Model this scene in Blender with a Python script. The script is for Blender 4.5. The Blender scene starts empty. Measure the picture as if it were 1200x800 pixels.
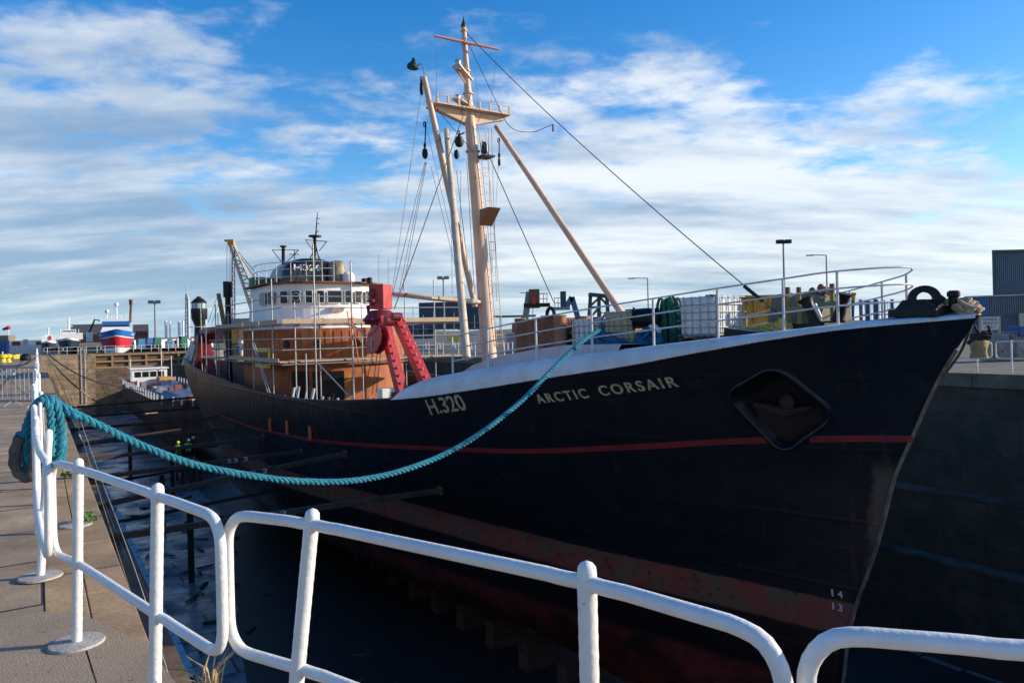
import bpy, math, random
from mathutils import Vector, Matrix, noise
rnd = random.Random(7)
SC = bpy.context.scene
COL = SC.collection
pi = math.pi
# ------------------------------------------------------------------ camera, light, sky
ROLL = math.radians(1.4); FPX = 870.0; HY = 388.5; CZ = 1.7
cam = bpy.data.cameras.new("camera"); camo = bpy.data.objects.new("camera", cam); COL.objects.link(camo)
cam.sensor_width = 36; cam.lens = FPX / 1200 * 36; cam.shift_y = -(400 - HY) / 1200; cam.clip_start = .05; cam.clip_end = 9000
cr, sr = math.cos(ROLL), math.sin(ROLL)
camo.matrix_world = Matrix(((cr, sr, 0, 0), (0, 0, -1, 0), (-sr, cr, 0, CZ), (0, 0, 0, 1)))
SC.camera = camo
SUN_AZ, SUN_EL = math.radians(6), math.radians(19)      # azimuth from +X towards +Y
sv = Vector((math.cos(SUN_EL) * math.cos(SUN_AZ), math.cos(SUN_EL) * math.sin(SUN_AZ), math.sin(SUN_EL)))
sl = bpy.data.lights.new("sun", 'SUN'); slo = bpy.data.objects.new("sun", sl); COL.objects.link(slo)
sl.energy = 4.8; sl.angle = math.radians(.5); sl.color = (1, .87, .70)
slo.rotation_euler = sv.to_track_quat('Z', 'Y').to_euler()
W = bpy.data.worlds.new("World"); SC.world = W; W.use_nodes = True
CLOC = (2.0, 1.1, 0)
def sky():
    nt = W.node_tree; nt.nodes.clear(); N = nt.nodes.new; L = nt.links.new
    out = N('ShaderNodeOutputWorld'); bg = N('ShaderNodeBackground'); bg.inputs[1].default_value = .12
    st = N('ShaderNodeTexSky'); st.sky_type = 'NISHITA'; st.sun_disc = False; st.sun_elevation = SUN_EL
    st.sun_rotation = pi / 2 - SUN_AZ; st.air_density = 1.0; st.dust_density = .35; st.ozone_density = 2.2
    hs = N('ShaderNodeHueSaturation'); hs.inputs['Hue'].default_value = .508; hs.inputs['Saturation'].default_value = 1.45; hs.inputs['Value'].default_value = 1.45
    L(st.outputs[0], hs.inputs['Color'])
    tc = N('ShaderNodeTexCoord'); sx = N('ShaderNodeSeparateXYZ'); L(tc.outputs['Generated'], sx.inputs[0])
    def M(op, a, b=None, c=None):
        m = N('ShaderNodeMath'); m.operation = op
        for i, x in enumerate((a, b, c)):
            if x is None: continue
            if isinstance(x, (int, float)): m.inputs[i].default_value = x
            else: L(x, m.inputs[i])
        return m.outputs[0]
    z = M('MAXIMUM', sx.outputs[2], 0.0)
    zz = M('ADD', z, .17)
    px_ = M('DIVIDE', sx.outputs[0], zz); py_ = M('DIVIDE', sx.outputs[1], zz)
    cb = N('ShaderNodeCombineXYZ'); L(px_, cb.inputs[0]); L(py_, cb.inputs[1])
    def nzs(sc, det, rough, loc, rot, scale, dist=0.0):
        mp = N('ShaderNodeMapping'); mp.inputs['Rotation'].default_value = (0, 0, math.radians(rot)); mp.inputs['Scale'].default_value = (*scale, 1); mp.inputs['Location'].default_value = loc
        L(cb.outputs[0], mp.inputs[0]); n = N('ShaderNodeTexNoise'); n.inputs['Scale'].default_value = sc; n.inputs['Detail'].default_value = det; n.inputs['Roughness'].default_value = rough; n.inputs['Distortion'].default_value = dist
        L(mp.outputs[0], n.inputs['Vector']); return n.outputs[0]
    big = nzs(.9, 3, .5, CLOC, -25, (.8, 1.1)); med = nzs(3.2, 4, .5, (1, 5, 0), -30, (.85, 1.15), .2); fine = nzs(11, 5, .6, (4, 2, 0), -30, (.9, 1.1), .2)
    el = z
    mr = N('ShaderNodeMapRange'); mr.interpolation_type = 'SMOOTHSTEP'
    mr.inputs[1].default_value = .08; mr.inputs[2].default_value = .44; mr.inputs[3].default_value = .13; mr.inputs[4].default_value = -.10
    L(el, mr.inputs[0])
    # the upper right corner and the upper left corner of the view open to clear blue
    side = M('MULTIPLY', M('MAXIMUM', M('SUBTRACT', M('ADD', M('MULTIPLY', sx.outputs[0], .75), el), .42), 0.0), -.55)
    d = M('ADD', M('ADD', M('MULTIPLY', big, .42), M('ADD', M('MULTIPLY', med, .42), M('MULTIPLY', fine, .20))), M('ADD', mr.outputs[0], side))
    cov = N('ShaderNodeMapRange'); cov.interpolation_type = 'SMOOTHSTEP'
    cov.inputs[1].default_value = .42; cov.inputs[2].default_value = .575; cov.inputs[3].default_value = 0; cov.inputs[4].default_value = .90
    L(d, cov.inputs[0])
    t1 = nzs(1.6, 4, .5, (7, 3, 0), -20, (.45, 1.5)); t2 = nzs(6, 5, .6, (2, 8, 0), -25, (.7, 1.5), .2)
    tone = M('ADD', M('SUBTRACT', M('MULTIPLY', M('SUBTRACT', t1, .5), 3.0), .06), M('MULTIPLY', M('SUBTRACT', t2, .5), 1.0))
    lit = M('ADD', M('ADD', M('MULTIPLY', sx.outputs[0], .72), M('MULTIPLY', el, .9)), tone)
    lr = N('ShaderNodeMapRange'); lr.inputs[1].default_value = -.75; lr.inputs[2].default_value = .85; lr.inputs[3].default_value = 0; lr.inputs[4].default_value = 1; lr.interpolation_type = 'SMOOTHSTEP'
    L(lit, lr.inputs[0])
    cc = N('ShaderNodeMix'); cc.data_type = 'RGBA'; L(lr.outputs[0], cc.inputs[0])
    cc.inputs[6].default_value = (2.0, 2.95, 4.3, 1); cc.inputs[7].default_value = (6.6, 6.9, 7.2, 1)
    # pale band at the horizon
    hz = N('ShaderNodeMapRange'); hz.interpolation_type = 'SMOOTHSTEP'; hz.inputs[1].default_value = 0; hz.inputs[2].default_value = .09; hz.inputs[3].default_value = .42; hz.inputs[4].default_value = 0
    L(el, hz.inputs[0])
    mx = N('ShaderNodeMix'); mx.data_type = 'RGBA'; L(cov.outputs[0], mx.inputs[0]); L(hs.outputs[0], mx.inputs[6]); L(cc.outputs[2], mx.inputs[7])
    m2 = N('ShaderNodeMix'); m2.data_type = 'RGBA'; L(hz.outputs[0], m2.inputs[0]); L(mx.outputs[2], m2.inputs[6]); m2.inputs[7].default_value = (3.2, 5.0, 6.2, 1)
    L(m2.outputs[2], bg.inputs[0]); L(bg.outputs[0], out.inputs[0])
sky()
SC.view_settings.view_transform = 'Standard'; SC.view_settings.look = 'None'; SC.view_settings.exposure = .28; SC.view_settings.gamma = 1
# ------------------------------------------------------------------ measuring rays: photo pixel -> real place on a known plane
def uv(px, py):
    a, b = px - 600, HY - py
    return (a * cr + b * sr) / FPX, (-a * sr + b * cr) / FPX
def P(px, py, Y): u, v = uv(px, py); return Vector((u * Y, Y, v * Y + CZ))
def G(px, py, z=0.0): u, v = uv(px, py); Y = (z - CZ) / v; return Vector((u * Y, Y, z))
THD = math.atan(.64)
def D(t, n, z): return Vector((-math.sin(THD) * t + math.cos(THD) * n, math.cos(THD) * t + math.sin(THD) * n, z))
DT, DN = D(1, 0, 0), D(0, 1, 0)
THS = math.radians(33.5); TIP = Vector((8.023, 12.8))
SA, SB = Vector((-math.sin(THS), math.cos(THS), 0)), Vector((-math.cos(THS), -math.sin(THS), 0))   # aft, starboard
def S(s, b, z): return Vector((TIP.x, TIP.y, z)) + SA * s + SB * b
def sray(px, py, b):
    u, v = uv(px, py)
    s = (u * (TIP.y + SB.y * b) - TIP.x - SB.x * b) / (SA.x - u * SA.y)
    return s, v * (TIP.y + SA.y * s + SB.y * b) + CZ
def SP(px, py, b): s, z = sray(px, py, b); return S(s, b, z)
# ------------------------------------------------------------------ mesh helpers
class MB:
    def __init__(m): m.v = []; m.f = []; m.s = []
    def add(m, vs, fs, smooth=False):
        o = len(m.v); m.v += [Vector(p) for p in vs]
        for f in fs: m.f.append([i + o for i in f]); m.s.append(smooth)
        return m
    def box(m, c, h, ax=None):
        c = Vector(c); ax = ax or (Vector((1, 0, 0)), Vector((0, 1, 0)), Vector((0, 0, 1)))
        vs = [c + ax[0] * h[0] * i + ax[1] * h[1] * j + ax[2] * h[2] * k for k in (-1, 1) for j in (-1, 1) for i in (-1, 1)]
        return m.add(vs, [(0, 2, 3, 1), (4, 5, 7, 6), (0, 1, 5, 4), (2, 6, 7, 3), (0, 4, 6, 2), (1, 3, 7, 5)])
    def beam(m, a, b, w, h, up=Vector((0, 0, 1))):
        a, b = Vector(a), Vector(b); d = (b - a); l = d.length; d.normalize()
        x = d.cross(up)
        if x.length < 1e-4: x = d.cross(Vector((1, 0, 0)))
        x.normalize(); y = x.cross(d)
        return m.box((a + b) / 2, (w / 2, l / 2, h / 2), (x, d, y))
    def tube(m, pts, r, seg=8, closed=False):
        pts = [Vector(p) for p in pts]; n = len(pts)
        rs = r if isinstance(r, (list, tuple)) else [r] * n
        tan = []
        for i in range(n):
            a = pts[(i - 1) % n] if closed or i else pts[0]; b = pts[(i + 1) % n] if closed or i < n - 1 else pts[-1]
            t = b - a; tan.append(t.normalized() if t.length > 1e-9 else Vector((0, 0, 1)))
        u = tan[0].cross(Vector((0, 0, 1)))
        if u.length < .05: u = tan[0].cross(Vector((1, 0, 0)))
        u.normalize(); vs = []
        for i in range(n):
            u = u - tan[i] * u.dot(tan[i]); u.normalize(); w = tan[i].cross(u)
            for k in range(seg):
                a = 2 * pi * k / seg; vs.append(pts[i] + (u * math.cos(a) + w * math.sin(a)) * rs[i])
        fs = []
        for i in range(n if closed else n - 1):
            j = (i + 1) % n
            for k in range(seg):
                k2 = (k + 1) % seg; fs.append((i * seg + k, j * seg + k, j * seg + k2, i * seg + k2))
        m.add(vs, fs, True)
        if not closed:
            o = len(m.v) - n * seg
            m.f.append([o + k for k in range(seg)]); m.s.append(False)
            m.f.append([o + (n - 1) * seg + k for k in range(seg - 1, -1, -1)]); m.s.append(False)
        return m
    def lathe(m, base, prof, seg=16, axis=Vector((0, 0, 1))):
        base = Vector(base); axis = Vector(axis).normalized(); u = axis.orthogonal().normalized(); w = axis.cross(u)
        vs = []; fs = []; n = len(prof)
        for r, h in prof:
            for k in range(seg):
                a = 2 * pi * k / seg; vs.append(base + axis * h + (u * math.cos(a) + w * math.sin(a)) * max(r, 1e-4))
        for i in range(n - 1):
            for k in range(seg): k2 = (k + 1) % seg; fs.append((i * seg + k, i * seg + k2, (i + 1) * seg + k2, (i + 1) * seg + k))
        m.add(vs, fs, True); o = len(m.v) - n * seg
        m.f.append([o + k for k in range(seg - 1, -1, -1)]); m.s.append(False)
        m.f.append([o + (n - 1) * seg + k for k in range(seg)]); m.s.append(False)
        return m
    def prism(m, poly, vec):
        n = len(poly); vec = Vector(vec); vs = [Vector(p) for p in poly] + [Vector(p) + vec for p in poly]
        fs = [tuple(range(n - 1, -1, -1)), tuple(range(n, 2 * n))] + [(i, (i + 1) % n, n + (i + 1) % n, n + i) for i in range(n)]
        return m.add(vs, fs)
    def grid(m, rows, smooth=True, closed=False):
        o = []; n = len(rows[0]); vs = [p for r in rows for p in r]; fs = []
        for i in range(len(rows) - 1):
            for j in range(n if closed else n - 1):
                j2 = (j + 1) % n; fs.append((i * n + j, i * n + j2, (i + 1) * n + j2, (i + 1) * n + j))
        return m.add(vs, fs, smooth)
WL = {}
def mk(name, mb, mat, parent=None, bevel=0, origin=None, sub=0):
    xs = [p.x for p in mb.v]; ys = [p.y for p in mb.v]; zs = [p.z for p in mb.v]
    o = Vector(origin) if origin is not None else Vector(((min(xs) + max(xs)) / 2, (min(ys) + max(ys)) / 2, min(zs)))
    me = bpy.data.meshes.new(name); me.from_pydata([p - o for p in mb.v], [], mb.f); me.update()
    me.polygons.foreach_set('use_smooth', mb.s)
    for mt in (mat if isinstance(mat, (list, tuple)) else [mat]): me.materials.append(mt)
    ob = bpy.data.objects.new(name, me); COL.objects.link(ob); WL[ob.name] = o
    if parent: ob.parent = parent; ob.location = o - WL[parent.name]
    else: ob.location = o
    if any(mb.s) and len(mb.v) < 6000:
        e = ob.modifiers.new('edges', 'EDGE_SPLIT'); e.split_angle = math.radians(42)
    if bevel:
        b = ob.modifiers.new('bevel', 'BEVEL'); b.width = bevel; b.segments = 2; b.limit_method = 'ANGLE'; b.angle_limit = math.radians(50)
    return ob
def fixn(ob):
    import bmesh
    bm = bmesh.new(); bm.from_mesh(ob.data); bmesh.ops.recalc_face_normals(bm, faces=bm.faces); bm.to_mesh(ob.data); bm.free(); return ob
def tag(o, label, cat, group=None):
    o['label'] = label; o['category'] = cat
    if group: o['group'] = group
    return o
def thing(name, label, cat, loc=(0, 0, 0), group=None):
    o = bpy.data.objects.new(name, None); COL.objects.link(o); o.empty_display_size = .2
    o.location = loc; WL[o.name] = Vector(loc); return tag(o, label, cat, group)
def solo(name, mb, mat, label, cat, group=None, bevel=0): return tag(mk(name, mb, mat, None, bevel), label, cat, group)
def struct(name, mb, mat): o = mk(name, mb, mat); o['kind'] = 'structure'; return o
def dup(root, loc, rz=0.0, label=None):
    r = root.copy(); COL.objects.link(r); r.location = loc; r.rotation_euler = (0, 0, rz)
    if label: r['label'] = label
    for ch in list(root.children):
        c = ch.copy(); COL.objects.link(c); c.parent = r
        for g in ch.children:
            d = g.copy(); COL.objects.link(d); d.parent = c
    return r
def interp(x, T):
    if x <= T[0][0]: return T[0][1]
    if x >= T[-1][0]: return T[-1][1]
    for i in range(len(T) - 1):
        if x <= T[i + 1][0]:
            x0, y0 = T[i]; x1, y1 = T[i + 1]; h = x1 - x0; t = (x - x0) / h
            def sl(k):
                if k <= 0: return (T[1][1] - T[0][1]) / (T[1][0] - T[0][0])
                if k >= len(T) - 1: return (T[-1][1] - T[-2][1]) / (T[-1][0] - T[-2][0])
                a = (T[k][1] - T[k - 1][1]) / (T[k][0] - T[k - 1][0]); b = (T[k + 1][1] - T[k][1]) / (T[k + 1][0] - T[k][0])
                return 0 if a * b <= 0 else 2 * a * b / (a + b)
            m0, m1 = sl(i) * h, sl(i + 1) * h
            return (2 * t**3 - 3 * t * t + 1) * y0 + (t**3 - 2 * t * t + t) * m0 + (3 * t * t - 2 * t**3) * y1 + (t**3 - t * t) * m1
def sag(a, b, d, n=16): 
    a, b = Vector(a), Vector(b); return [a.lerp(b, i / n) - Vector((0, 0, 4 * d * (i / n) * (1 - i / n))) for i in range(n + 1)]
def smoothpts(pts, k=6, closed=False):
    pts = [Vector(p) for p in pts]; n = len(pts); out = []
    for i in range(n if closed else n - 1):
        p1, p2 = pts[i], pts[(i + 1) % n]
        p0 = pts[(i - 1) % n] if closed or i else p1; p3 = pts[(i + 2) % n] if closed or i < n - 2 else p2
        for j in range(k):
            t = j / k; out.append(.5 * ((2 * p1) + (p2 - p0) * t + (2 * p0 - 5 * p1 + 4 * p2 - p3) * t * t + (3 * p1 - p0 - 3 * p2 + p3) * t**3))
    if not closed: out.append(pts[-1])
    return out
def roundpoly(pts, r, k=5, closed=True):
    out = []; n = len(pts); pts = [Vector(p) for p in pts]
    for i in range(n):
        if not closed and i in (0, n - 1): out.append(pts[i]); continue
        p = pts[i]; a = pts[i - 1] - p; b = pts[(i + 1) % n] - p; ra = min(r, a.length * .45); rb = min(r, b.length * .45)
        q0 = p + a.normalized() * ra; q1 = p + b.normalized() * rb
        for j in range(k + 1): t = j / k; out.append((1 - t)**2 * q0 + 2 * t * (1 - t) * p + t * t * q1)
    return out
# ------------------------------------------------------------------ materials
def mat(name, c, rough=.6, metal=0, c2=None, sc=3.0, thr=(.35, .65), bump=0, bsc=None, c3=None, sc3=8.0, thr3=(.6, .68), stretch=(1, 1, 1), world=False, spec=.5, detail=6, coat=0):
    m = bpy.data.materials.new(name); m.use_nodes = True; nt = m.node_tree; N = nt.nodes.new; L = nt.links.new
    b = nt.nodes['Principled BSDF']; b.inputs['Roughness'].default_value = rough; b.inputs['Metallic'].default_value = metal; b.inputs['Specular IOR Level'].default_value = spec
    b.inputs['Coat Weight'].default_value = coat
    c = (*c, 1); b.inputs['Base Color'].default_value = c
    if world: co = N('ShaderNodeNewGeometry').outputs['Position']
    else: co = N('ShaderNodeTexCoord').outputs['Object']
    mp = N('ShaderNodeMapping'); mp.inputs['Scale'].default_value = stretch; L(co, mp.inputs[0]); co = mp.outputs[0]
    def nz(s, lo, hi):
        n = N('ShaderNodeTexNoise'); n.inputs['Scale'].default_value = s; n.inputs['Detail'].default_value = detail; n.inputs['Roughness'].default_value = .62; L(co, n.inputs['Vector'])
        r = N('ShaderNodeMapRange'); r.inputs[1].default_value = lo; r.inputs[2].default_value = hi; L(n.outputs[0], r.inputs[0]); return r.outputs[0], n.outputs[0]
    last = None
    if c2:
        f, _ = nz(sc, *thr); x = N('ShaderNodeMix'); x.data_type = 'RGBA'; L(f, x.inputs[0]); x.inputs[6].default_value = c; x.inputs[7].default_value = (*c2, 1); last = x.outputs[2]
    if c3:
        f, _ = nz(sc3, *thr3); x = N('ShaderNodeMix'); x.data_type = 'RGBA'; L(f, x.inputs[0]); x.inputs[7].default_value = (*c3, 1)
        if last: L(last, x.inputs[6])
        else: x.inputs[6].default_value = c
        last = x.outputs[2]
    if last: L(last, b.inputs['Base Color'])
    if bump:
        n = N('ShaderNodeTexNoise'); n.inputs['Scale'].default_value = bsc or sc * 4; n.inputs['Detail'].default_value = 5; L(co, n.inputs['Vector'])
        bp = N('ShaderNodeBump'); bp.inputs['Strength'].default_value = bump; bp.inputs['Distance'].default_value = .02; L(n.outputs[0], bp.inputs['Height']); L(bp.outputs[0], b.inputs['Normal'])
    return m
RUST = (.16, .055, .02)
M = dict(
 railwhite=mat('white_rail_paint', (.80, .79, .76), .38, c2=(.70, .69, .65), sc=6, c3=(.40, .24, .12), sc3=16, thr3=(.67, .73), bump=.18, bsc=48),
 deckrail=mat('ship_rail_paint', (.72, .71, .70), .5, c2=(.52, .50, .48), sc=5, c3=RUST, sc3=9, thr3=(.64, .7)),
 gunwale=mat('gunwale_paint', (.74, .75, .76), .5, c2=(.58, .58, .57), sc=1.6, c3=(.22, .10, .05), sc3=5, thr3=(.66, .74), bump=.3, bsc=14),
 hwhite=mat('house_white', (.86, .85, .82), .45, c2=(.76, .74, .70), sc=1.5, c3=(.35, .2, .12), sc3=4, thr3=(.68, .76), bump=.1),
 orange=mat('red_lead_primer', (.42, .125, .032), .6, c2=(.28, .072, .022), sc=1.0, c3=(.58, .24, .06), sc3=2.2, thr3=(.55, .68), bump=.3, bsc=6, stretch=(1, 1, .4)),
 rustbrown=mat('rust_brown', (.15, .055, .03), .8, c2=(.30, .11, .05), sc=2.5, c3=(.07, .035, .03), sc3=5, thr3=(.58, .66), bump=.5, bsc=20),
 timber=mat('scaffold_board', (.56, .42, .29), .8, c2=(.42, .30, .20), sc=2, bump=.3, stretch=(4, 4, 1)),
 galv=mat('galvanised_tube', (.36, .36, .35), .5, .4, c2=(.30, .31, .32), sc=6),
 glass=mat('dark_window_glass', (.012, .018, .024), .18, spec=.35),
 black=mat('black_paint', (.006, .007, .009), .5, c2=(.014, .013, .013), sc=4, c3=(.12, .06, .035), sc3=9, thr3=(.68, .74), bump=.2, spec=.3),
 blackgl=mat('funnel_black', (.016, .018, .02), .3, c2=(.04, .038, .035), sc=3),
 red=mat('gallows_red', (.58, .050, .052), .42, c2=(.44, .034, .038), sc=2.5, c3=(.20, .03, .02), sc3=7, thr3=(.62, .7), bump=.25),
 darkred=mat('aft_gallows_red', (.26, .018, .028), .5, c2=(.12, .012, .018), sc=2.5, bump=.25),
 mast=mat('mast_buff', (.72, .49, .34), .5, c2=(.58, .40, .28), sc=2, c3=(.34, .15, .07), sc3=5, thr3=(.60, .70), bump=.25, stretch=(1, 1, .4)),
 cream=mat('boom_cream', (.62, .52, .38), .5, c2=(.48, .38, .26), sc=2, c3=RUST, sc3=5, thr3=(.58, .66), bump=.2),
 wire=mat('wire_rope', (.035, .035, .038), .6), wirel=mat('grey_halyard', (.16, .16, .17), .7),
 brass=mat('brass_letters', (.66, .57, .42), .5, c2=(.36, .27, .17), sc=8),
 lettwhite=mat('white_letters', (.62, .60, .52), .6, c2=(.42, .40, .36), sc=7),
 stripe=mat('red_stripe', (.30, .03, .045), .5, c2=(.20, .025, .035), sc=2),
 deck=mat('deck_grey', (.10, .10, .095), .75, c2=(.17, .14, .11), sc=1.5, bump=.3),
 ropeteal=mat('teal_rope', (.012, .30, .42), .8, c2=(.012, .19, .28), sc=5, c3=(.16, .45, .48), sc3=60, thr3=(.54, .66), bump=1, bsc=140),
 sleeve=mat('grey_chafe_sleeve', (.13, .12, .10), .85, c2=(.07, .065, .06), sc=12, bump=.8, bsc=60),
 ropeblack=mat('black_rope', (.02, .021, .03), .8, bump=.5, bsc=60), ropetan=mat('tan_rope', (.42, .34, .20), .85, c2=(.28, .22, .12), sc=10, bump=.5, bsc=60),
 net=mat('yellow_net', (.66, .47, .12), .9, c2=(.38, .25, .07), sc=6, c3=(.75, .60, .22), sc3=14, thr3=(.6, .7), bump=.9, bsc=40),
 tank=mat('ibc_plastic', (.74, .75, .74), .35, c2=(.62, .64, .62), sc=2), tanky=mat('ibc_plastic_yellowed', (.52, .43, .24), .4, c2=(.42, .34, .18), sc=2),
 green=mat('green_rope', (.015, .19, .11), .8, c2=(.01, .09, .06), sc=8, bump=.8, bsc=50),
 bluerope=mat('blue_rope_heap', (.015, .13, .24), .8, c2=(.01, .05, .09), sc=8, bump=.8, bsc=50),
 skip=mat('yellow_skip', (.64, .31, .02), .55, c2=(.46, .21, .02), sc=1.5, c3=(.14, .07, .03), sc3=4, thr3=(.56, .68), bump=.3),
 yellow=mat('bright_yellow', (.72, .56, .03), .45, c2=(.6, .44, .03), sc=3),
 tarp=mat('grey_tarp', (.10, .10, .085), .8, c2=(.20, .19, .12), sc=2, bump=.6, bsc=6),
 yposts=mat('olive_yellow', (.30, .27, .06), .6, c2=(.20, .15, .05), sc=4),
 bluec=mat('blue_paint', (.02, .10, .30), .5, c2=(.02, .07, .2), sc=3), bluelift=mat('lift_blue', (.04, .16, .27), .45, c2=(.03, .10, .18), sc=3),
 navy=mat('navy_block', (.035, .06, .10), .55, c2=(.025, .045, .075), sc=1),
 grey=mat('grey_paint', (.28, .29, .30), .55, c2=(.2, .2, .21), sc=3), lgrey=mat('light_grey', (.5, .51, .52), .55, c2=(.4, .4, .4), sc=3),
 white=mat('white_paint', (.8, .8, .79), .45, c2=(.68, .68, .66), sc=2),
 fblue=mat('trawler_blue', (.02, .13, .42), .4), fred=mat('trawler_red', (.55, .02, .04), .45), fnavy=mat('hull_navy', (.02, .035, .06), .5),
 brick=mat('brick_brown', (.20, .085, .05), .85, c2=(.14, .06, .04), sc=.6), green3=mat('lamp_green', (.01, .045, .035), .5), green2=mat('dark_green', (.01, .10, .06), .5),
 hivis=mat('hi_vis_yellow', (.45, .85, .05), .6), skin=mat('skin', (.45, .28, .2), .6), trouser=mat('dark_trousers', (.03, .035, .05), .8), helmet=mat('helmet_white', (.8, .8, .78), .4), helmetb=mat('helmet_blue', (.05, .2, .5), .4),
 orangep=mat('orange_paint', (.75, .14, .03), .5), sand=mat('foreshore', (.26, .20, .14), .9, c2=(.14, .12, .07), sc=.02, world=True),
 tree=mat('foliage', (.07, .09, .035), .9, c2=(.11, .09, .04), sc=2), weed=mat('weed_leaf', (.09, .17, .04), .8), straw=mat('dry_straw', (.42, .33, .17), .9),
 redroof=mat('red_windsock', (.6, .03, .05), .7), sign=mat('sign_board', (.70, .66, .58), .6, c2=(.55, .50, .42), sc=4), ink=mat('dark_blue_ink', (.05, .06, .16), .6),
 oldtimber=mat('dock_timber', (.16, .10, .06), .85, c2=(.08, .05, .035), sc=1.5, bump=.5, stretch=(1, 1, 3)), shore=mat('shore_timber', (.050, .037, .028), .9, c2=(.10, .072, .052), sc=1.3, bump=.5, bsc=14),
 lantern=mat('lantern_glass', (.35, .45, .45), .15, spec=.8), pink=mat('faded_red', (.32, .10, .08), .6), mud=mat('anchor_rust', (.030, .016, .012), .85, bump=.5, bsc=30),
 gold=mat('weathered_brass', (.42, .36, .2), .4, c2=(.12, .12, .10), sc=4), cone=mat('white_kerb', (.82, .83, .82), .7, c2=(.55, .55, .53), sc=3, c3=(.1, .09, .08), sc3=6, thr3=(.56, .64), bump=.3),
)
THS_ = math.radians(33.5)
def hull_mat():
    m = bpy.data.materials.new('hull_paint'); m.use_nodes = True; nt = m.node_tree; N = nt.nodes.new; L = nt.links.new
    b = nt.nodes['Principled BSDF']; g = N('ShaderNodeNewGeometry'); sx = N('ShaderNodeSeparateXYZ'); L(g.outputs['Position'], sx.inputs[0])
    def nz(s, d=6, st=(1, 1, 1)):
        mp = N('ShaderNodeMapping'); mp.inputs['Scale'].default_value = st; L(g.outputs['Position'], mp.inputs[0])
        n = N('ShaderNodeTexNoise'); n.inputs['Scale'].default_value = s; n.inputs['Detail'].default_value = d; n.inputs['Roughness'].default_value = .65; L(mp.outputs[0], n.inputs['Vector']); return n.outputs[0]
    def MA(op, a, bb):
        q = N('ShaderNodeMath'); q.operation = op
        for i, x in enumerate((a, bb)):
            if isinstance(x, (int, float)): q.inputs[i].default_value = x
            else: L(x, q.inputs[i])
        return q.outputs[0]
    def MR(x, a, c, lo=0, hi=1):
        r = N('ShaderNodeMapRange'); L(x, r.inputs[0]); r.inputs[1].default_value = a; r.inputs[2].default_value = c; r.inputs[3].default_value = lo; r.inputs[4].default_value = hi; return r.outputs[0]
    def MX(f, a, c):
        x = N('ShaderNodeMix'); x.data_type = 'RGBA'; L(f, x.inputs[0]) if not isinstance(f, float) else None
        for i, q in ((6, a), (7, c)):
            if isinstance(q, tuple): x.inputs[i].default_value = (*q, 1)
            else: L(q, x.inputs[i])
        return x.outputs[2]
    zj = MA('ADD', sx.outputs[2], MA('MULTIPLY', MA('SUBTRACT', nz(2.5, 4), .5), .10))
    top = MX(MR(nz(1.1), .4, .7), (.008, .012, .019), (.015, .017, .022))
    # old scraped brown paint further aft
    aft = MA('ADD', MR(sx.outputs[1], 24, 44), MA('MULTIPLY', MA('SUBTRACT', nz(.9, 7, (1, 1, .3)), .5), 3.2))
    top = MX(MR(aft, 1.15, 1.45, 0, .8), top, (.060, .043, .031))
    top = MX(MR(nz(1.6, 8, (2.2, 2.2, .18)), .60, .70, 0, .6), top, (.055, .042, .034))
    top = MX(MR(nz(3.0, 6, (.25, .25, 5)), .66, .72, 0, .45), top, (.075, .075, .075))
    top = MX(MR(nz(7, 8, (1, 1, .5)), .66, .70, 0, .55), top, (.07, .045, .034))
    boot = MX(MR(nz(1.4, 8), .42, .58), (.27, .075, .050), (.16, .11, .075))
    boot = MX(MR(nz(5, 8), .56, .64, 0, .7), boot, (.06, .035, .03))
    low = MX(MR(nz(1.0, 7), .4, .65), (.010, .010, .012), (.022, .014, .013))
    bot = MX(MR(nz(.9, 7), .4, .65), (.20, .040, .032), (.03, .016, .015))
    c = MX(MR(zj, -3.90, -3.87), boot, top)
    c = MX(MR(zj, -4.62, -4.55), low, c)
    c = MX(MR(zj, -5.9, -5.7), bot, c)
    # grey dusty bloom above the boot top and chafe at the stem
    bl = MA('MULTIPLY', MR(nz(1.7, 9), .56, .72), MA('MULTIPLY', MR(sx.outputs[2], -3.9, -3.2), MR(sx.outputs[2], -2.0, -3.0)))
    c = MX(MA('MULTIPLY', bl, .40), c, (.075, .075, .08))
    st = MA('MULTIPLY', MR(MA('ADD', sx.outputs[0], MA('MULTIPLY', nz(2.2, 5), .5)), 7.02, 7.16), MA('MULTIPLY', MR(zj, -3.6, -3.2), MR(zj, -.9, -1.2)))
    c = MX(MA('MULTIPLY', st, .8), c, (.13, .095, .07))
    L(c, b.inputs['Base Color']); b.inputs['Roughness'].default_value = .42; b.inputs['Specular IOR Level'].default_value = .4
    L(MR(nz(3, 6), .3, .7, .26, .5), b.inputs['Roughness'])
    w = N('ShaderNodeTexWave'); w.bands_direction = 'Z'; w.inputs['Scale'].default_value = .22; w.inputs['Distortion'].default_value = .4; w.inputs['Detail'].default_value = 1
    L(g.outputs['Position'], w.inputs['Vector'])
    seam = MR(w.outputs['Fac'], .985, 1.0)
    fm = N('ShaderNodeMapping'); fm.inputs['Rotation'].default_value = (0, 0, -(pi / 2 + THS_)); L(g.outputs['Position'], fm.inputs[0])
    fw = N('ShaderNodeTexWave'); fw.bands_direction = 'X'; fw.inputs['Scale'].default_value = .5; fw.inputs['Distortion'].default_value = 1.2; fw.inputs['Detail'].default_value = 2; fw.inputs['Detail Scale'].default_value = .6; L(fm.outputs[0], fw.inputs['Vector'])
    h = MA('ADD', MA('MULTIPLY', nz(.9, 2), 1.0), MA('ADD', MA('MULTIPLY', seam, .25), MA('MULTIPLY', fw.outputs['Fac'], .35))); h = MA('ADD', h, MA('MULTIPLY', nz(18, 3), .05))
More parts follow.
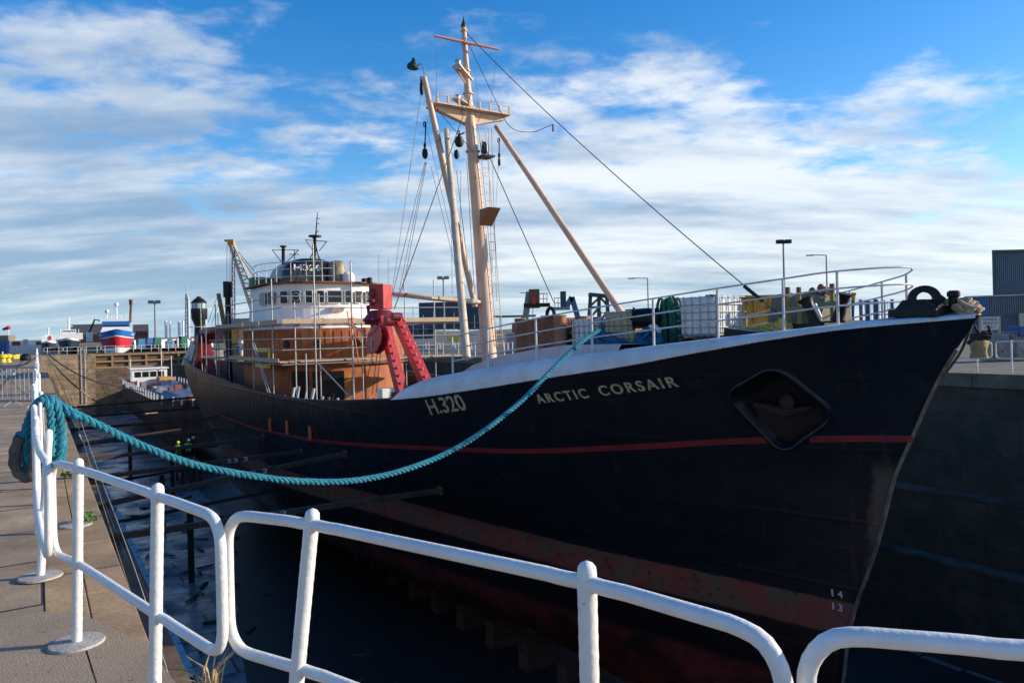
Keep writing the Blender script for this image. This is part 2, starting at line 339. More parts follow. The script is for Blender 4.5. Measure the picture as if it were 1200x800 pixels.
    bp = N('ShaderNodeBump'); bp.inputs['Strength'].default_value = .35; bp.inputs['Distance'].default_value = .05; L(h, bp.inputs['Height']); L(bp.outputs[0], b.inputs['Normal'])
    return m
M['hull'] = hull_mat()
def slab_mat(name, c, c2, bw, bh, mort, rough=.85, wet=False, joint=(.03, .027, .025), c3=None, wall=False, msz=.02):
    """stone or concrete laid in courses, in the dock's own directions"""
    m = bpy.data.materials.new(name); m.use_nodes = True; nt = m.node_tree; N = nt.nodes.new; L = nt.links.new
    b = nt.nodes['Principled BSDF']; g = N('ShaderNodeNewGeometry')
    mp = N('ShaderNodeMapping'); mp.vector_type = 'POINT'; mp.inputs['Rotation'].default_value = (0, 0, -THD); L(g.outputs['Position'], mp.inputs[0])
    co = mp.outputs[0]
    if wall:
        s = N('ShaderNodeSeparateXYZ'); L(co, s.inputs[0]); cb = N('ShaderNodeCombineXYZ'); ad = N('ShaderNodeMath'); L(s.outputs[1], ad.inputs[0]); L(s.outputs[0], ad.inputs[1]); L(ad.outputs[0], cb.inputs[0]); L(s.outputs[2], cb.inputs[1]); co = cb.outputs[0]
    br = N('ShaderNodeTexBrick'); L(co, br.inputs['Vector']); br.inputs['Scale'].default_value = 1; br.inputs['Brick Width'].default_value = bw; br.inputs['Row Height'].default_value = bh
    br.inputs['Mortar Size'].default_value = msz; br.inputs['Mortar Smooth'].default_value = .3; br.inputs['Color1'].default_value = (*c, 1); br.inputs['Color2'].default_value = (*c2, 1); br.inputs['Mortar'].default_value = (*joint, 1)
    def nz(s_, d=7):
        n = N('ShaderNodeTexNoise'); n.inputs['Scale'].default_value = s_; n.inputs['Detail'].default_value = d; n.inputs['Roughness'].default_value = .65; L(g.outputs['Position'], n.inputs['Vector']); return n.outputs[0]
    def MR(x, a, d, lo=0, hi=1):
        r = N('ShaderNodeMapRange'); L(x, r.inputs[0]); r.inputs[1].default_value = a; r.inputs[2].default_value = d; r.inputs[3].default_value = lo; r.inputs[4].default_value = hi; return r.outputs[0]
    v = N('ShaderNodeMix'); v.data_type = 'RGBA'; v.blend_type = 'MULTIPLY'; v.inputs[0].default_value = 1; L(br.outputs[0], v.inputs[6])
    rp = N('ShaderNodeMapRange'); rp.data_type = 'FLOAT_VECTOR'; gray = N('ShaderNodeCombineXYZ')
    q = MR(nz(1.3), .3, .7, .55, 1.25); q2 = MR(nz(34, 6), .3, .7, .70, 1.25); mm = N('ShaderNodeMath'); mm.operation = 'MULTIPLY'; L(q, mm.inputs[0]); L(q2, mm.inputs[1])
    for i in range(3): L(mm.outputs[0], gray.inputs[i])
    L(gray.outputs[0], v.inputs[7]); last = v.outputs[2]
    if c3:
        x = N('ShaderNodeMix'); x.data_type = 'RGBA'; L(MR(nz(.7), .52, .62), x.inputs[0]); L(last, x.inputs[6]); x.inputs[7].default_value = (*c3, 1); last = x.outputs[2]
    L(last, b.inputs['Base Color']); b.inputs['Roughness'].default_value = rough
    if wet: L(MR(nz(.35, 5), .42, .60, .10, .65), b.inputs['Roughness'])
    bp = N('ShaderNodeBump'); bp.inputs['Strength'].default_value = .6; bp.inputs['Distance'].default_value = .03
    a = N('ShaderNodeMath'); a.operation = 'MULTIPLY_ADD'; L(nz(9 if not wet else 3, 5), a.inputs[0]); a.inputs[1].default_value = .6 if not wet else .25; L(br.outputs['Fac'], a.inputs[2])
    inv = N('ShaderNodeMath'); inv.operation = 'SUBTRACT'; L(a.outputs[0], inv.inputs[1]); inv.inputs[0].default_value = 1
    s2 = N('ShaderNodeMath'); s2.operation = 'MULTIPLY_ADD'; L(nz(9, 5), s2.inputs[0]); s2.inputs[1].default_value = .6; L(inv.outputs[0], s2.inputs[2])
    L(s2.outputs[0], bp.inputs['Height']); L(bp.outputs[0], b.inputs['Normal'])
    return m
M['quay'] = slab_mat('quay_concrete', (.42, .295, .185), (.33, .235, .15), 2.6, 1.15, .02, c3=(.22, .18, .135), msz=.018)
M['apron'] = slab_mat('apron_concrete', (.165, .145, .115), (.15, .13, .10), 9, 6, .02, msz=.012)
M['coping'] = slab_mat('coping_stone', (.42, .27, .14), (.33, .22, .12), 1.3, 3.2, .02, msz=.012)
M['wallL'] = slab_mat('dock_masonry', (.20, .135, .085), (.12, .085, .06), 1.1, .45, .02, wall=True, c3=(.05, .055, .035))
M['wallR'] = slab_mat('dock_masonry_slimed', (.085, .070, .052), (.062, .056, .044), 3.4, 1.3, .02, wall=True, c3=(.030, .045, .034), msz=.015, joint=(.045, .04, .034))
M['floor'] = slab_mat('wet_paving', (.34, .36, .39), (.20, .215, .24), 5.2, 1.3, .02, wet=True, c3=(.09, .095, .105), joint=(.02, .02, .022), msz=.05)
def water_mat():
    m = bpy.data.materials.new('river_water'); m.use_nodes = True; nt = m.node_tree; b = nt.nodes['Principled BSDF']
    b.inputs['Base Color'].default_value = (.055, .07, .085, 1); b.inputs['Roughness'].default_value = .4; b.inputs['Specular IOR Level'].default_value = .2
    n = nt.nodes.new('ShaderNodeTexNoise'); n.inputs['Scale'].default_value = .6; n.inputs['Detail'].default_value = 4
    g = nt.nodes.new('ShaderNodeNewGeometry'); nt.links.new(g.outputs['Position'], n.inputs['Vector'])
    bp = nt.nodes.new('ShaderNodeBump'); bp.inputs['Strength'].default_value = 1; bp.inputs['Distance'].default_value = 1.6; nt.links.new(n.outputs[0], bp.inputs['Height']); nt.links.new(bp.outputs[0], b.inputs['Normal']); return m
M['water'] = water_mat()
def clad_mat(name, c, sc):
    m = mat(name, c, .5, c2=tuple(x * .8 for x in c), sc=.3, world=True); nt = m.node_tree; b = nt.nodes['Principled BSDF']
    w = nt.nodes.new('ShaderNodeTexWave'); w.inputs['Scale'].default_value = sc; w.bands_direction = 'X'; g = nt.nodes.new('ShaderNodeNewGeometry'); nt.links.new(g.outputs['Position'], w.inputs['Vector'])
    bp = nt.nodes.new('ShaderNodeBump'); bp.inputs['Strength'].default_value = 1; bp.inputs['Distance'].default_value = .25; nt.links.new(w.outputs['Fac'], bp.inputs['Height']); nt.links.new(bp.outputs[0], b.inputs['Normal']); return m
M['shed'] = clad_mat('blue_cladding', (.065, .15, .24), 1.5)
M['shed2'] = clad_mat('grey_blue_cladding', (.14, .20, .26), .55)
# ------------------------------------------------------------------ setting: quays, dock, water, far land
ZF = -8.9; TE = 128.0
def zv(p, z=0.0): return Vector((p[0], p[1], z))
headpts = [D(4.4, .5, 0), Vector((-1.45, 3.35, 0)), Vector((-.55, 2.75, 0)), Vector((.8, 2.15, 0)), Vector((2.3, 1.3, 0)), Vector((5, -2, 0)), Vector((11, -5, 0)), Vector((19, -1, 0)), D(-4, 25, 0)]
q = MB()
q.add([D(-60, -400, 0), D(-60, 0, 0), D(4.4, 0, 0), D(TE, 0, 0), D(TE, -70, 0), D(30, -400, 0)], [(0, 1, 2, 3, 4, 5)])
hp = [D(4.4, 0, 0)] + headpts; n0 = len(hp)
q.add(hp + [D(-4, 25, 0), D(-60, 25, 0), D(-60, 0, 0)], [tuple(range(n0 + 3))[::-1] if False else tuple(range(n0 + 2, -1, -1))][0:1])
struct('quay', q, M['quay'])
q = MB(); q.add([D(-60, 25.6, 0), D(-60, 400, 0), D(150, 400, 0), D(150, 25.6, 0)], [(0, 1, 2, 3)]); struct('far_quay', q, M['apron'])
# coping stones along both edges
q = MB()
for row, (na, nb) in enumerate(((0.0, .245), (.25, .5))):
    t = (5.2, 4.42)[row]
    while t < TE:
        l = 1.25 + rnd.random() * .25; dz = rnd.uniform(-.014, -.009); cut = rnd.random() < .12
        e = min(t + l, TE)
        c = D((t + e) / 2, (na + nb) / 2, -.13 + dz); q.box(c, ((e - t) / 2 - .006, (nb - na) / 2, .14 - (.02 if cut and row else 0)), (DT, DN, Vector((0, 0, 1))))
        t = e + .002
o = struct('coping', q, M['coping'])
q2 = MB(); q2.prism([Vector((-6, 1.5, .006)), D(4.9, -4.5, .006), D(5.25, -2.2, .006), D(5.3, -1.0, .006), D(5.55, -.3, .006), D(5.6, -.02, .006), Vector((-2.765, 4.62, .006)), Vector((-2.12, 3.70, .006)), Vector((-1.95, 2.9, .006)), Vector((-1.9, 1.5, .006))], (0, 0, -.26))
q2.prism([Vector((-1.892, 1.5, .006)), Vector((-1.94, 2.9, .006)), Vector((-2.110, 3.70, .006)), Vector((-2.755, 4.622, .006)), D(5.25, .25, .006), D(5.05, .33, .006), D(4.8, .41, .006), D(4.55, .505, .006), D(4.4, .505, .006), Vector((-1.45, 3.35, .006)), Vector((-.55, 2.75, .006)), Vector((-.5, 1.5, .006))], (0, 0, -.26)); fixn(struct('apron', q2, mat('worn_concrete', (.36, .265, .175), .88, c2=(.26, .195, .13), sc=1.1, c3=(.15, .12, .09), sc3=26, thr3=(.60, .68), bump=.35, bsc=110, world=True))); bv = o.modifiers.new('b', 'BEVEL'); bv.width = .006; bv.segments = 2
q = MB()
for i in range(66):
    t0 = -4 + i * 2.0; q.box(D(t0 + 1, 25.3, -.2), (.992, .32, .22), (DT, DN, Vector((0, 0, 1))))
struct('far_coping', q, M['apron'])
# dock walls (the left one steps down in altars) and floor
def profwall(name, prof, m, t0=-10, t1=TE, dt=4.0):
    b = MB(); rows = []; t = t0
    while t <= t1 + 1e-6:
        rows.append([D(t, n, z) for n, z in prof]); t += dt
    b.grid(rows, smooth=False); return struct(name, b, m)
o = profwall('dock_wall', [(.47, -.26), (.52, -3.0), (1.7, -3.02), (1.74, -6.0), (2.9, -6.02), (2.94, ZF)], M['wallL'], 4)
o2 = profwall('far_dock_wall', [(25.05, -.3), (24.95, -3.9), (24.35, -3.92), (24.3, -5.9), (23.7, -5.92), (23.6, ZF)], M['wallR'], -4)
b = MB()
for z, n in ((-3.9, 24.36), (-5.9, 23.71)):
    b.box(D(62, n + .28, z + .045), (66, .3, .05), (DT, DN, Vector((0, 0, 1))))
o = struct('altar_ledges', b, mat('ledge_stone', (.12, .11, .09), .8, c2=(.035, .035, .03), sc=.9, world=True, bump=.3))
b = MB(); hw = [zv(p) for p in headpts]
b.grid([[p + Vector((0, 0, -.002)) for p in hw], [Vector((p.x, p.y, ZF)) for p in hw]], smooth=False); struct('head_wall', b, M['wallR'])
b = MB(); b.add([D(-30, -2, ZF), D(-30, 30, ZF), D(TE, 30, ZF), D(TE, -2, ZF)], [(0, 3, 2, 1)]); struct('dock_floor', b, M['floor'])
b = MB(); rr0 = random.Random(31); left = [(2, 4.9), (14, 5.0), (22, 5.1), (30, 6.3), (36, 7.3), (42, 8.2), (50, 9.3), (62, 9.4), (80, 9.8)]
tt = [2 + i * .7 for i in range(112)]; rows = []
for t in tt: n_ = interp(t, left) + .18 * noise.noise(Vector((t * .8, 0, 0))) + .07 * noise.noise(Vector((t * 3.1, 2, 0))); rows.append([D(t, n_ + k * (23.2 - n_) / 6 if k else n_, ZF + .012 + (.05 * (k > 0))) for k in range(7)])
b.grid(rows); o_ = struct('dark_floor', b, mat('dark_floor', (.022, .020, .020), .55, c2=(.040, .034, .030), sc=.9, bump=.6, bsc=3, world=True))  # dark sheet added over the floor to darken it beside and under the hull
# end wall with narrowed entrance
b = MB(); up = Vector((0, 0, 1))
b.box(D(TE - 3.0, 3.6, -4.45), (3.0, 3.35, 4.44), (DT, DN, up)); b.box(D(TE - 3.0, 23.4, -4.45), (3.0, 2.6, 4.44), (DT, DN, up))
struct('entrance_wall', b, slab_mat('entrance_masonry', (.38, .28, .17), (.27, .19, .12), 1.6, .7, .02, wall=True, c3=(.16, .12, .07)))
b = MB(); b.box(D(TE - 2, 13.8, -5.6), (1.6, 7.2, 3.3), (DT, DN, up)); struct('entrance_sill', b, M['wallL'])
g = thing('dock_gate', 'timber framed dock gate closing the far end of the dock', 'gate', D(TE - 1.2, 13.5, -2.4))
b = MB(); b.box(D(TE - .9, 13.8, -1.2), (.3, 7.1, 1.15), (DT, DN, up)); mk('gate_leaf', b, M['oldtimber'], g)
for k, n in enumerate((7.2, 9.5, 11.8, 14.1, 16.4, 18.7, 20.6)):
    b = MB(); b.box(D(TE - 1.35, n, -1.2), (.14, .14, 1.1), (DT, DN, up)); mk('upright', b, M['ropetan'] if False else mat('gate_oak', (.33, .22, .12), .8, c2=(.22, .15, .09), sc=1.5) if k == 0 else bpy.data.materials['gate_oak'], g)
for z in (-2.2, -1.3, -.3):
    b = MB(); b.box(D(TE - 1.4, 13.8, z), (.16, 7.0, .13), (DT, DN, up)); mk('crossbeam', b, bpy.data.materials['gate_oak'], g)
# water and land beyond
b = MB(); b.add([(-5000, 60, -3.2), (-5000, 6000, -3.2), (5000, 6000, -3.2), (5000, 60, -3.2)], [(3, 2, 1, 0)])
def waterpatch():
    b = MB(); b.add([D(TE, -1600, -3.2), D(TE, 25.2, -3.2), D(5000, 25.2, -3.2), D(5000, -4000, -3.2)], [(0, 1, 2, 3)]); b.add([D(20, -1600, -3.2), D(30, -400, -3.2), D(TE, -70, -3.2), D(TE, -1600, -3.2)], [(0, 1, 2, 3)]); return b
struct('water', waterpatch(), M['water'])
b = MB(); b.add([D(150, 25.6, -.01), D(150, 600, -.01), D(420, 800, -.01), D(420, 25.6, -.01)], [(0, 1, 2, 3)]); struct('port_land', b, M['apron'])
b = MB(); q0 = P(45, 402, 330).xy; 
pts = [(P(90, 400, 300).x, 300), (P(330, 400, 300).x, 300), (60, 520), (-330, 520)]
b.prism([Vector((x, y, -3.4)) for x, y in pts], (0, 0, 3.2)); struct('pier_ground', b, M['sand'])
b = MB(); rows = []
for i in range(60):
    x = -2600 + i * 90; hgt = 7 + 9 * noise.noise(Vector((i * .35, 1, 0))) + 5 * noise.noise(Vector((i * 1.3, 4, 0)))
    rows.append([Vector((x, 2300, -3.3)), Vector((x, 2320, 1)), Vector((x, 2500, max(3, hgt))), Vector((x, 3200, max(4, hgt) + 6)), Vector((x, 3300, -3.3))])
b.grid(rows); struct('far_shore', b, M['sand'])
b = MB(); b.add([(-9000, -900, ZF - .5), (9000, -900, ZF - .5), (9000, 9000, ZF - .5), (-9000, 9000, ZF - .5)], [(0, 1, 2, 3)]); struct('ground', b, M['sand'])
# pale stringers on the lower altar
b = thing('kerb_run', 'row of pale worn kerb slabs low down beside the wet dock floor', 'kerb', D(10, 2.78, -6.0))
t = 8.0
while t < 70:
    l = rnd.choice((2.2, 3.0, 3.4)); m_ = MB(); m_.box(D(t + l / 2, 2.76 + rnd.uniform(-.03, .03), -5.93), (l / 2 - .05, .15, .09), (DT, DN, up)); mk('kerb_slab', m_, M['cone'], b, .02); t += l + (rnd.random() < .3) * 1.0 + .05
# ------------------------------------------------------------------ the trawler's hull
ZK = -7.95; ZW = -3.92; LS = 57.0
ZS = [(0, 1.76), (1.5, 1.62), (2.6, 1.45), (3.7, 1.25), (5.4, .93), (7.2, .66), (9.2, .36), (12.1, -.02), (15.5, -.32), (18.5, -.52), (22, -.66), (26, -.68), (30.4, -.58), (38.4, -.24), (43, .02), (48, .30), (53, .55), (57, .7)]
BS = [(0, .06), (.0175, .95), (.035, 1.80), (.07, 2.95), (.105, 3.75), (.14, 4.32), (.193, 4.82), (.263, 5.08), (.35, 5.15), (.67, 5.12), (.75, 5.0), (.81, 4.75), (.877, 4.25), (.93, 3.5), (.974, 2.2), (.993, 1.0), (1, .05)]
BW = [(0, .05), (.026, .36), (.13, 1.70), (.22, 2.50), (.35, 3.60), (.42, 4.15), (.52, 4.75), (.7, 4.75), (.8, 4.1), (.88, 2.9), (.95, 1.5), (1, .05)]
ST = [(-7.95, 4.6), (-7.2, 3.2), (-5.7, 2.74), (-4.6, 2.58), (-3.9, 2.40), (-3.3, 2.17), (-2.35, 1.85), (-1.3, 1.57), (-.45, 1.2), (.7, .67), (1.76, 0)]
SN = [(-7.95, 47), (-6, 48.5), (-4, 50.5), (-3, 52.8), (-2, 54.8), (-1, 56.2), (.7, 57)]
def hb(s, z):
    """half breadth of the hull at ship coordinate s and height z"""
    s0, s1 = interp(z, ST), interp(z, SN); f = (s - s0) / (s1 - s0)
    if f <= 0: return .05
    if f >= 1: return .05
    zs = interp(s, ZS); bs, bw = interp(f, BS), interp(f, BW)
    w = min(1, f / .35); w = w * w * (3 - 2 * w)
    if z >= ZW:
        t = min(1, (z - ZW) / (zs - ZW)); gA = t**1.35; gB = 1 - (1 - t)**2.2; return bw + (bs - bw) * (gA * (1 - w) + gB * w)
    t = (ZW - z) / (ZW - ZK); e = 1.5 + 2.8 * w; return max(.12, bw * (1 - t**e))
ship = thing('trawler', 'black hulled trawler with white gunwale and red stripe in the dry dock', 'trawler', S(28, 0, ZK))
def hullmesh():
    b = MB(); nf, nz = 130, 30; sides = []
    for sg in (1, -1):
        rows = []
        for i in range(nf + 1):
            f = i / nf; f = f**1.25 if f < .5 else f; f = (i / nf)**1.35; r = []
            for j in range(nz + 1):
                t = j / nz; s = f * LS; z = 0
                for _ in range(8):
                    z = ZK + t * (interp(s, ZS) - ZK); s = interp(z, ST) + f * (interp(z, SN) - interp(z, ST))
                r.append(S(s, sg * hb(s, z) if 0 < f < 1 else sg * .04, z))
            rows.append(r)
        sides.append(rows)
        b.grid(rows if sg > 0 else [r[::-1] for r in rows])
    A, B = sides
    # stem bar, stern and keel closing strips
    b.grid([A[0], [ (p + q_) / 2 - SA * .02 for p, q_ in zip(A[0], B[0])], B[0]], True); b.grid([B[-1], A[-1]], False)
    b.grid([[r[0] for r in A], [r[0] for r in B]], False)
    # inner bulwark and top rail

    top, inn, low = [], [], []
    for sg in (1, -1):
        rows = []
        for k in range(91):
            s = 11.8 + k * (56.7 - 11.8) / 90; zs = interp(s, ZS); bb = hb(s, zs); bi = max(.02, bb - .13); bl = max(.02, min(bb, hb(s, zs - 1.05)) - .10)
            rows.append([S(s, sg * bb, zs), S(s, sg * bb, zs + .045), S(s, sg * bi, zs + .045), S(s, sg * max(.02, bi - .005), zs - .03), S(s, sg * bl, zs - 1.05)])
        b.grid(rows, False)
    return b
hull = mk('hull', hullmesh(), M['hull'], ship); fixn(hull)
def decks():
    b = MB(); rows = []
    for k in range(60):
        s = 12.0 + k * 44.5 / 59; zs = interp(s, ZS) - 1.0; bb = max(.05, hb(s, zs) - .08); rows.append([S(s, -bb, zs), S(s, 0, zs + .1), S(s, bb, zs)])
    b.grid(rows, False); return b
b = MB(); b.tube([S(interp(z, ST) - .02, 0, z) for z in [ -7.9 + i * .35 for i in range(27)]], .04, 8); mk('stem_highlight_bar', b, mat('stem_sunlit', (.30, .22, .16), .6, c2=(.10, .08, .07), sc=3, world=True), ship)  # pale tan colour paints the sunlit highlight along the stem edge
mk('main_deck', decks(), M['deck'], ship)
# whaleback: black hull top, white rounded gunwale, deck
HB = [(0, .05), (1.5, .10), (2.6, .15), (3.7, .23), (5.4, .36), (7.5, .45), (9.2, .48), (10.5, .50), (12.5, .50)]
SE = 13.4
def gh(s):
    h = interp(s, HB)
    if s > SE - 2.4: h *= math.sqrt(max(0, 1 - ((s - (SE - 2.4)) / 2.4)**2))
    return h
def wbprof(s, sg):
    zs = interp(s, ZS); bb = hb(s, zs); h = gh(s); k = min(1, bb / 1.2)
    return [S(s, sg * (bb + .012), zs - .02), S(s, sg * (bb + .01), zs + .25 * h), S(s, sg * (bb - .05 * k), zs + .6 * h), S(s, sg * max(.0, bb - .14 * k), zs + .86 * h), S(s, sg * max(0, bb - .30 * k), zs + h), S(s, sg * max(0, bb - .5 * k), zs + h + .012)]
def wb():
    b = MB(); d = MB(); ss = [(i / 80)**1.3 * SE for i in range(81)]
    for sg in (1, -1): b.grid([wbprof(s, sg) for s in ss])
    rows = []
    for s in ss: p, q_ = wbprof(s, 1)[-1], wbprof(s, -1)[-1]; m_ = (p + q_) / 2; rows.append([p, m_ + Vector((0, 0, .06)), q_])
    d.grid(rows)
    return b, d
gb, dk = wb()
mk('gunwale', gb, M['gunwale'], ship)
b = MB(); rows = []
for k in range(700):
    s_ = .1 + (k / 699)**1.15 * 12.9; zs = interp(s_, ZS); f = .6 * noise.noise(Vector((s_ * 2, 0, 3))) + noise.noise(Vector((s_ * 31, 5, 3))); hh_ = .006 + .013 * max(0, f) * min(1, s_)
    bb = hb(s_, zs) + .018; rows.append([S(s_, bb, zs - .03), S(s_, bb, zs - .028 + hh_ * 1.3)])
b.grid(rows); mk('flaking_edge', b, mat('flaked_paint', (.11, .06, .04), .85, c2=(.03, .025, .025), sc=9), ship); mk('foredeck', dk, M['deck'], ship)
b = MB(); s = 12.6; b.prism([S(s, -hb(s, -1.2) + .1, -1.2), S(s, -hb(s, -.1) + .12, 0.1), S(s, hb(s, -.1) - .12, 0.1), S(s, hb(s, -1.2) - .1, -1.2)], SA * .05); mk('bulkhead', b, M['hwhite'], ship)
# raised breakwater on the after end of the foredeck
b = MB(); rows = []
prof = [(5.6, .10), (6.6, .20), (7.6, .30), (9, .36), (10.6, .36), (11.8, .28), (12.6, .08), (13.0, -.25)]
for bb in (3.35, 3.15, -1.0):
    rows.append([S(s_, bb, interp(s_, ZS) + gh(min(s_, 10.5)) + (h_ if bb < 3.3 else -.2)) for s_, h_ in prof])
b.grid(rows, False); mk('breakwater', b, mat('pinkish_white', (.62, .54, .52), .5, c2=(.5, .42, .4), sc=2, c3=RUST, sc3=5, thr3=(.64, .7)), ship)
# red stripe
def hullhit(px, py):
    b = 3.0; s = z = 0
    for _ in range(80): s, z = sray(px, py, b); b = .6 * b + .4 * hb(s, min(z, interp(s, ZS)))
    return s, z
def hullpt(s, z, off=0.0): return S(s, hb(s, z) + off, z)
def letters(txt, pa, pb, hgt, m, name, parent, spacing=1.0, bold=.02):
    cu = bpy.data.curves.new('t', 'FONT'); cu.body = txt; cu.size = 1; cu.space_character = spacing; cu.offset = bold; cu.extrude = .0
    to = bpy.data.objects.new('t', cu); COL.objects.link(to); dg = bpy.context.evaluated_depsgraph_get(); me = bpy.data.meshes.new_from_object(to.evaluated_get(dg))
    vs = [v.co.copy() for v in me.vertices]; fs = [tuple(p.vertices) for p in me.polygons]; bpy.data.objects.remove(to); bpy.data.meshes.remove(me)
    x0 = min(v.x for v in vs); x1 = max(v.x for v in vs); y0 = min(v.y for v in vs); y1 = max(v.y for v in vs)
    b = MB(); w = [((v.x - x0) / (x1 - x0), (v.y - y0) / (y1 - y0)) for v in vs]
    if callable(pa): b.add([pa(x, y) for x, y in w], fs)
    else:
        b.add([hullpt(pa[0] + (pb[0] - pa[0]) * x, pa[1] + (pb[1] - pa[1]) * x + y * hgt, .022) for x, y in w], fs)
        b.add([hullpt(pa[0] + (pb[0] - pa[0]) * x, pa[1] + (pb[1] - pa[1]) * x + y * hgt, .010) for x, y in w], [])
        # solid edge
        n = len(w); ec = {}
        for f in fs:
            for i in range(len(f)): e = (f[i], f[(i + 1) % len(f)]); ec[e] = 1
        for e in ec:
            if (e[1], e[0]) not in ec: b.f.append([e[0], e[0] + n, e[1] + n, e[1]]); b.s.append(False)
    return mk(name, b, m, parent)
letters('H.320', hullhit(506, 486), hullhit(549, 480), .42, M['brass'], 'registration_number', ship, 1.0, .012)
letters('ARCTIC', hullhit(632, 473), hullhit(692, 466), .22, M['brass'], 'ship_name', ship, 1.3, .02)
letters('CORSAIR', hullhit(706, 464), hullhit(797, 453), .225, M['brass'], 'ship_name', ship, 1.3, .02)
for txt, y, in (('14', 702), ('13', 718)):
    s1, z1 = hullhit(996, y)
    for q_, ch_ in enumerate(txt): letters(ch_, ((s1 + .33, z1) if ch_ == '1' else (s1 + .22, z1)), ((s1 + .30, z1) if ch_ == '1' else (s1 + .12, z1)), .14, M['white'], 'draught_mark', ship, 1.0, .0)
# anchor pocket: raised rounded frame, dark recess plate, stowed anchor
cs = [hullhit(*p) for p in ((849, 462), (909, 427), (983, 487), (919, 533))]
pc = [sum(c[0] for c in cs) / 4, sum(c[1] for c in cs) / 4]
rp = roundpoly([Vector((c[0], c[1], 0)) for c in cs], .32, 5)
b = MB(); b.tube([hullpt(p.x, p.y, .05) for p in rp], .036, 8, True); b.grid([[hullpt(p.x, p.y, .07) for p in rp + rp[:1]], [hullpt(p.x * 1.06 - pc[0] * .06, p.y * 1.06 - pc[1] * .06, 0) for p in rp + rp[:1]]])
mk('anchor_pocket_rim', b, M['hull'], ship)
import bmesh
def cut_pocket(ob, poly, depth):
    """open a real recess in the starboard plating along the closed outline poly (ship s, z)"""
    bm = bmesh.new(); bm.from_mesh(ob.data); o = WL[ob.name]
    smin, smax = min(p.x for p in poly) - .5, max(p.x for p in poly) + .5; zmin, zmax = min(p.y for p in poly) - .4, max(p.y for p in poly) + .4
    def sc_(co): w = co + o; d = w - Vector((TIP.x, TIP.y, 0)); return d.dot(SA), d.dot(SB), w.z
    def near(f): a, b_, z = sc_(f.calc_center_median()); return b_ > .3 and smin - .4 < a < smax + .4 and zmin - .4 < z < zmax + .4
    n = len(poly); area = sum(poly[k].x * poly[(k + 1) % n].y - poly[(k + 1) % n].x * poly[k].y for k in range(n)); sg = 1 if area > 0 else -1
    ed = []
    for k in range(n):
        p, q_ = poly[k], poly[(k + 1) % n]
        if (q_ - p).length < 1e-4: continue
        e = (q_ - p).normalized(); nn_ = Vector((e.y * sg, -e.x * sg)); ed.append((p, nn_))
        fs = [f for f in bm.faces if near(f)]; g_ = set(fs); 
        for f in fs: g_.update(f.edges); g_.update(f.verts)
        bmesh.ops.bisect_plane(bm, geom=list(g_), plane_co=S(p.x, 0, p.y) - o, plane_no=(SA * nn_.x + up * nn_.y))
    dele = []
    for f in bm.faces:
        if not near(f): continue
        a, b_, z = sc_(f.calc_center_median())
        if all((a - p.x) * nn_.x + (z - p.y) * nn_.y < 1e-5 for p, nn_ in ed): dele.append(f)
    bmesh.ops.delete(bm, geom=dele, context='FACES'); bm.to_mesh(ob.data); bm.free()
STR = [(0.9, -.46), (1.3, -.47), (3.4, -.60), (5.85, -.90), (9.0, -1.27), (12.3, -1.50), (18.2, -1.93), (21.3, -2.12), (29.3, -2.36), (38, -2.25)]
def inpoly(x, y, poly):
    c_ = False; n = len(poly)
    for k in range(n):
        a, d_ = poly[k], poly[(k + 1) % n]
        if (a.y > y) != (d_.y > y) and x < (d_.x - a.x) * (y - a.y) / (d_.y - a.y) + a.x: c_ = not c_
    return c_
segs = [[]]
for k in range(260):
    s_ = 1.12 + (k / 259)**1.2 * (37 - 1.12); z = interp(s_, STR)
    if inpoly(s_, z, rp): 
        if segs[-1]: segs.append([])
        continue
    segs[-1].append([hullpt(s_, z + d, .012) for d in (.065, .0, -.065)])
for sg_ in segs:
    if len(sg_) > 1: b = MB(); b.grid(sg_); mk('red_stripe', b, M['stripe'], ship)
rin = [Vector((pc[0] + (p.x - pc[0]) * .97, pc[1] + (p.y - pc[1]) * .97)) for p in rp]
cut_pocket(hull, rin, .35)
b = MB(); rows = [[hullpt(p.x, p.y, .03) for p in rin + rin[:1]], [hullpt(pc[0] + (p.x - pc[0]) * .94, pc[1] + (p.y - pc[1]) * .94, -.12) for p in rin + rin[:1]]]
for k in range(6): f = 1 - k / 5 * .999; rows.append([hullpt(pc[0] + (p.x - pc[0]) * f * .90, pc[1] + (p.y - pc[1]) * f * .90, -.26 + .12 * max(0, (pc[1] - p.y) / .6) * f) for p in rin + rin[:1]])
b.grid(rows); mk('anchor_pocket', b, mat('pocket_paint', (.004, .005, .008), .4, c2=(.010, .010, .012), sc=1.6, bump=.4), ship)
an = MB(); A0 = hullpt(pc[0] - .05, pc[1] + .10, -0.14)
an.lathe(A0 - SB * .06, [(.0, 0), (.15, 0), (.17, .05), (.14, .10), (.06, .13), (0, .13)], 18, SB)
an.tube([hullpt(pc[0] + .50, pc[1] + .06, -0.14), hullpt(pc[0] + .25, pc[1] - .02, -0.10), hullpt(pc[0] + .02, pc[1] - .10, -0.06), hullpt(pc[0] - .2, pc[1] - .06, -0.10), hullpt(pc[0] - .40, pc[1] + .0, -0.14)], [.03, .08, .10, .07, .03], 8)
mk('anchor', an, M['mud'], ship)
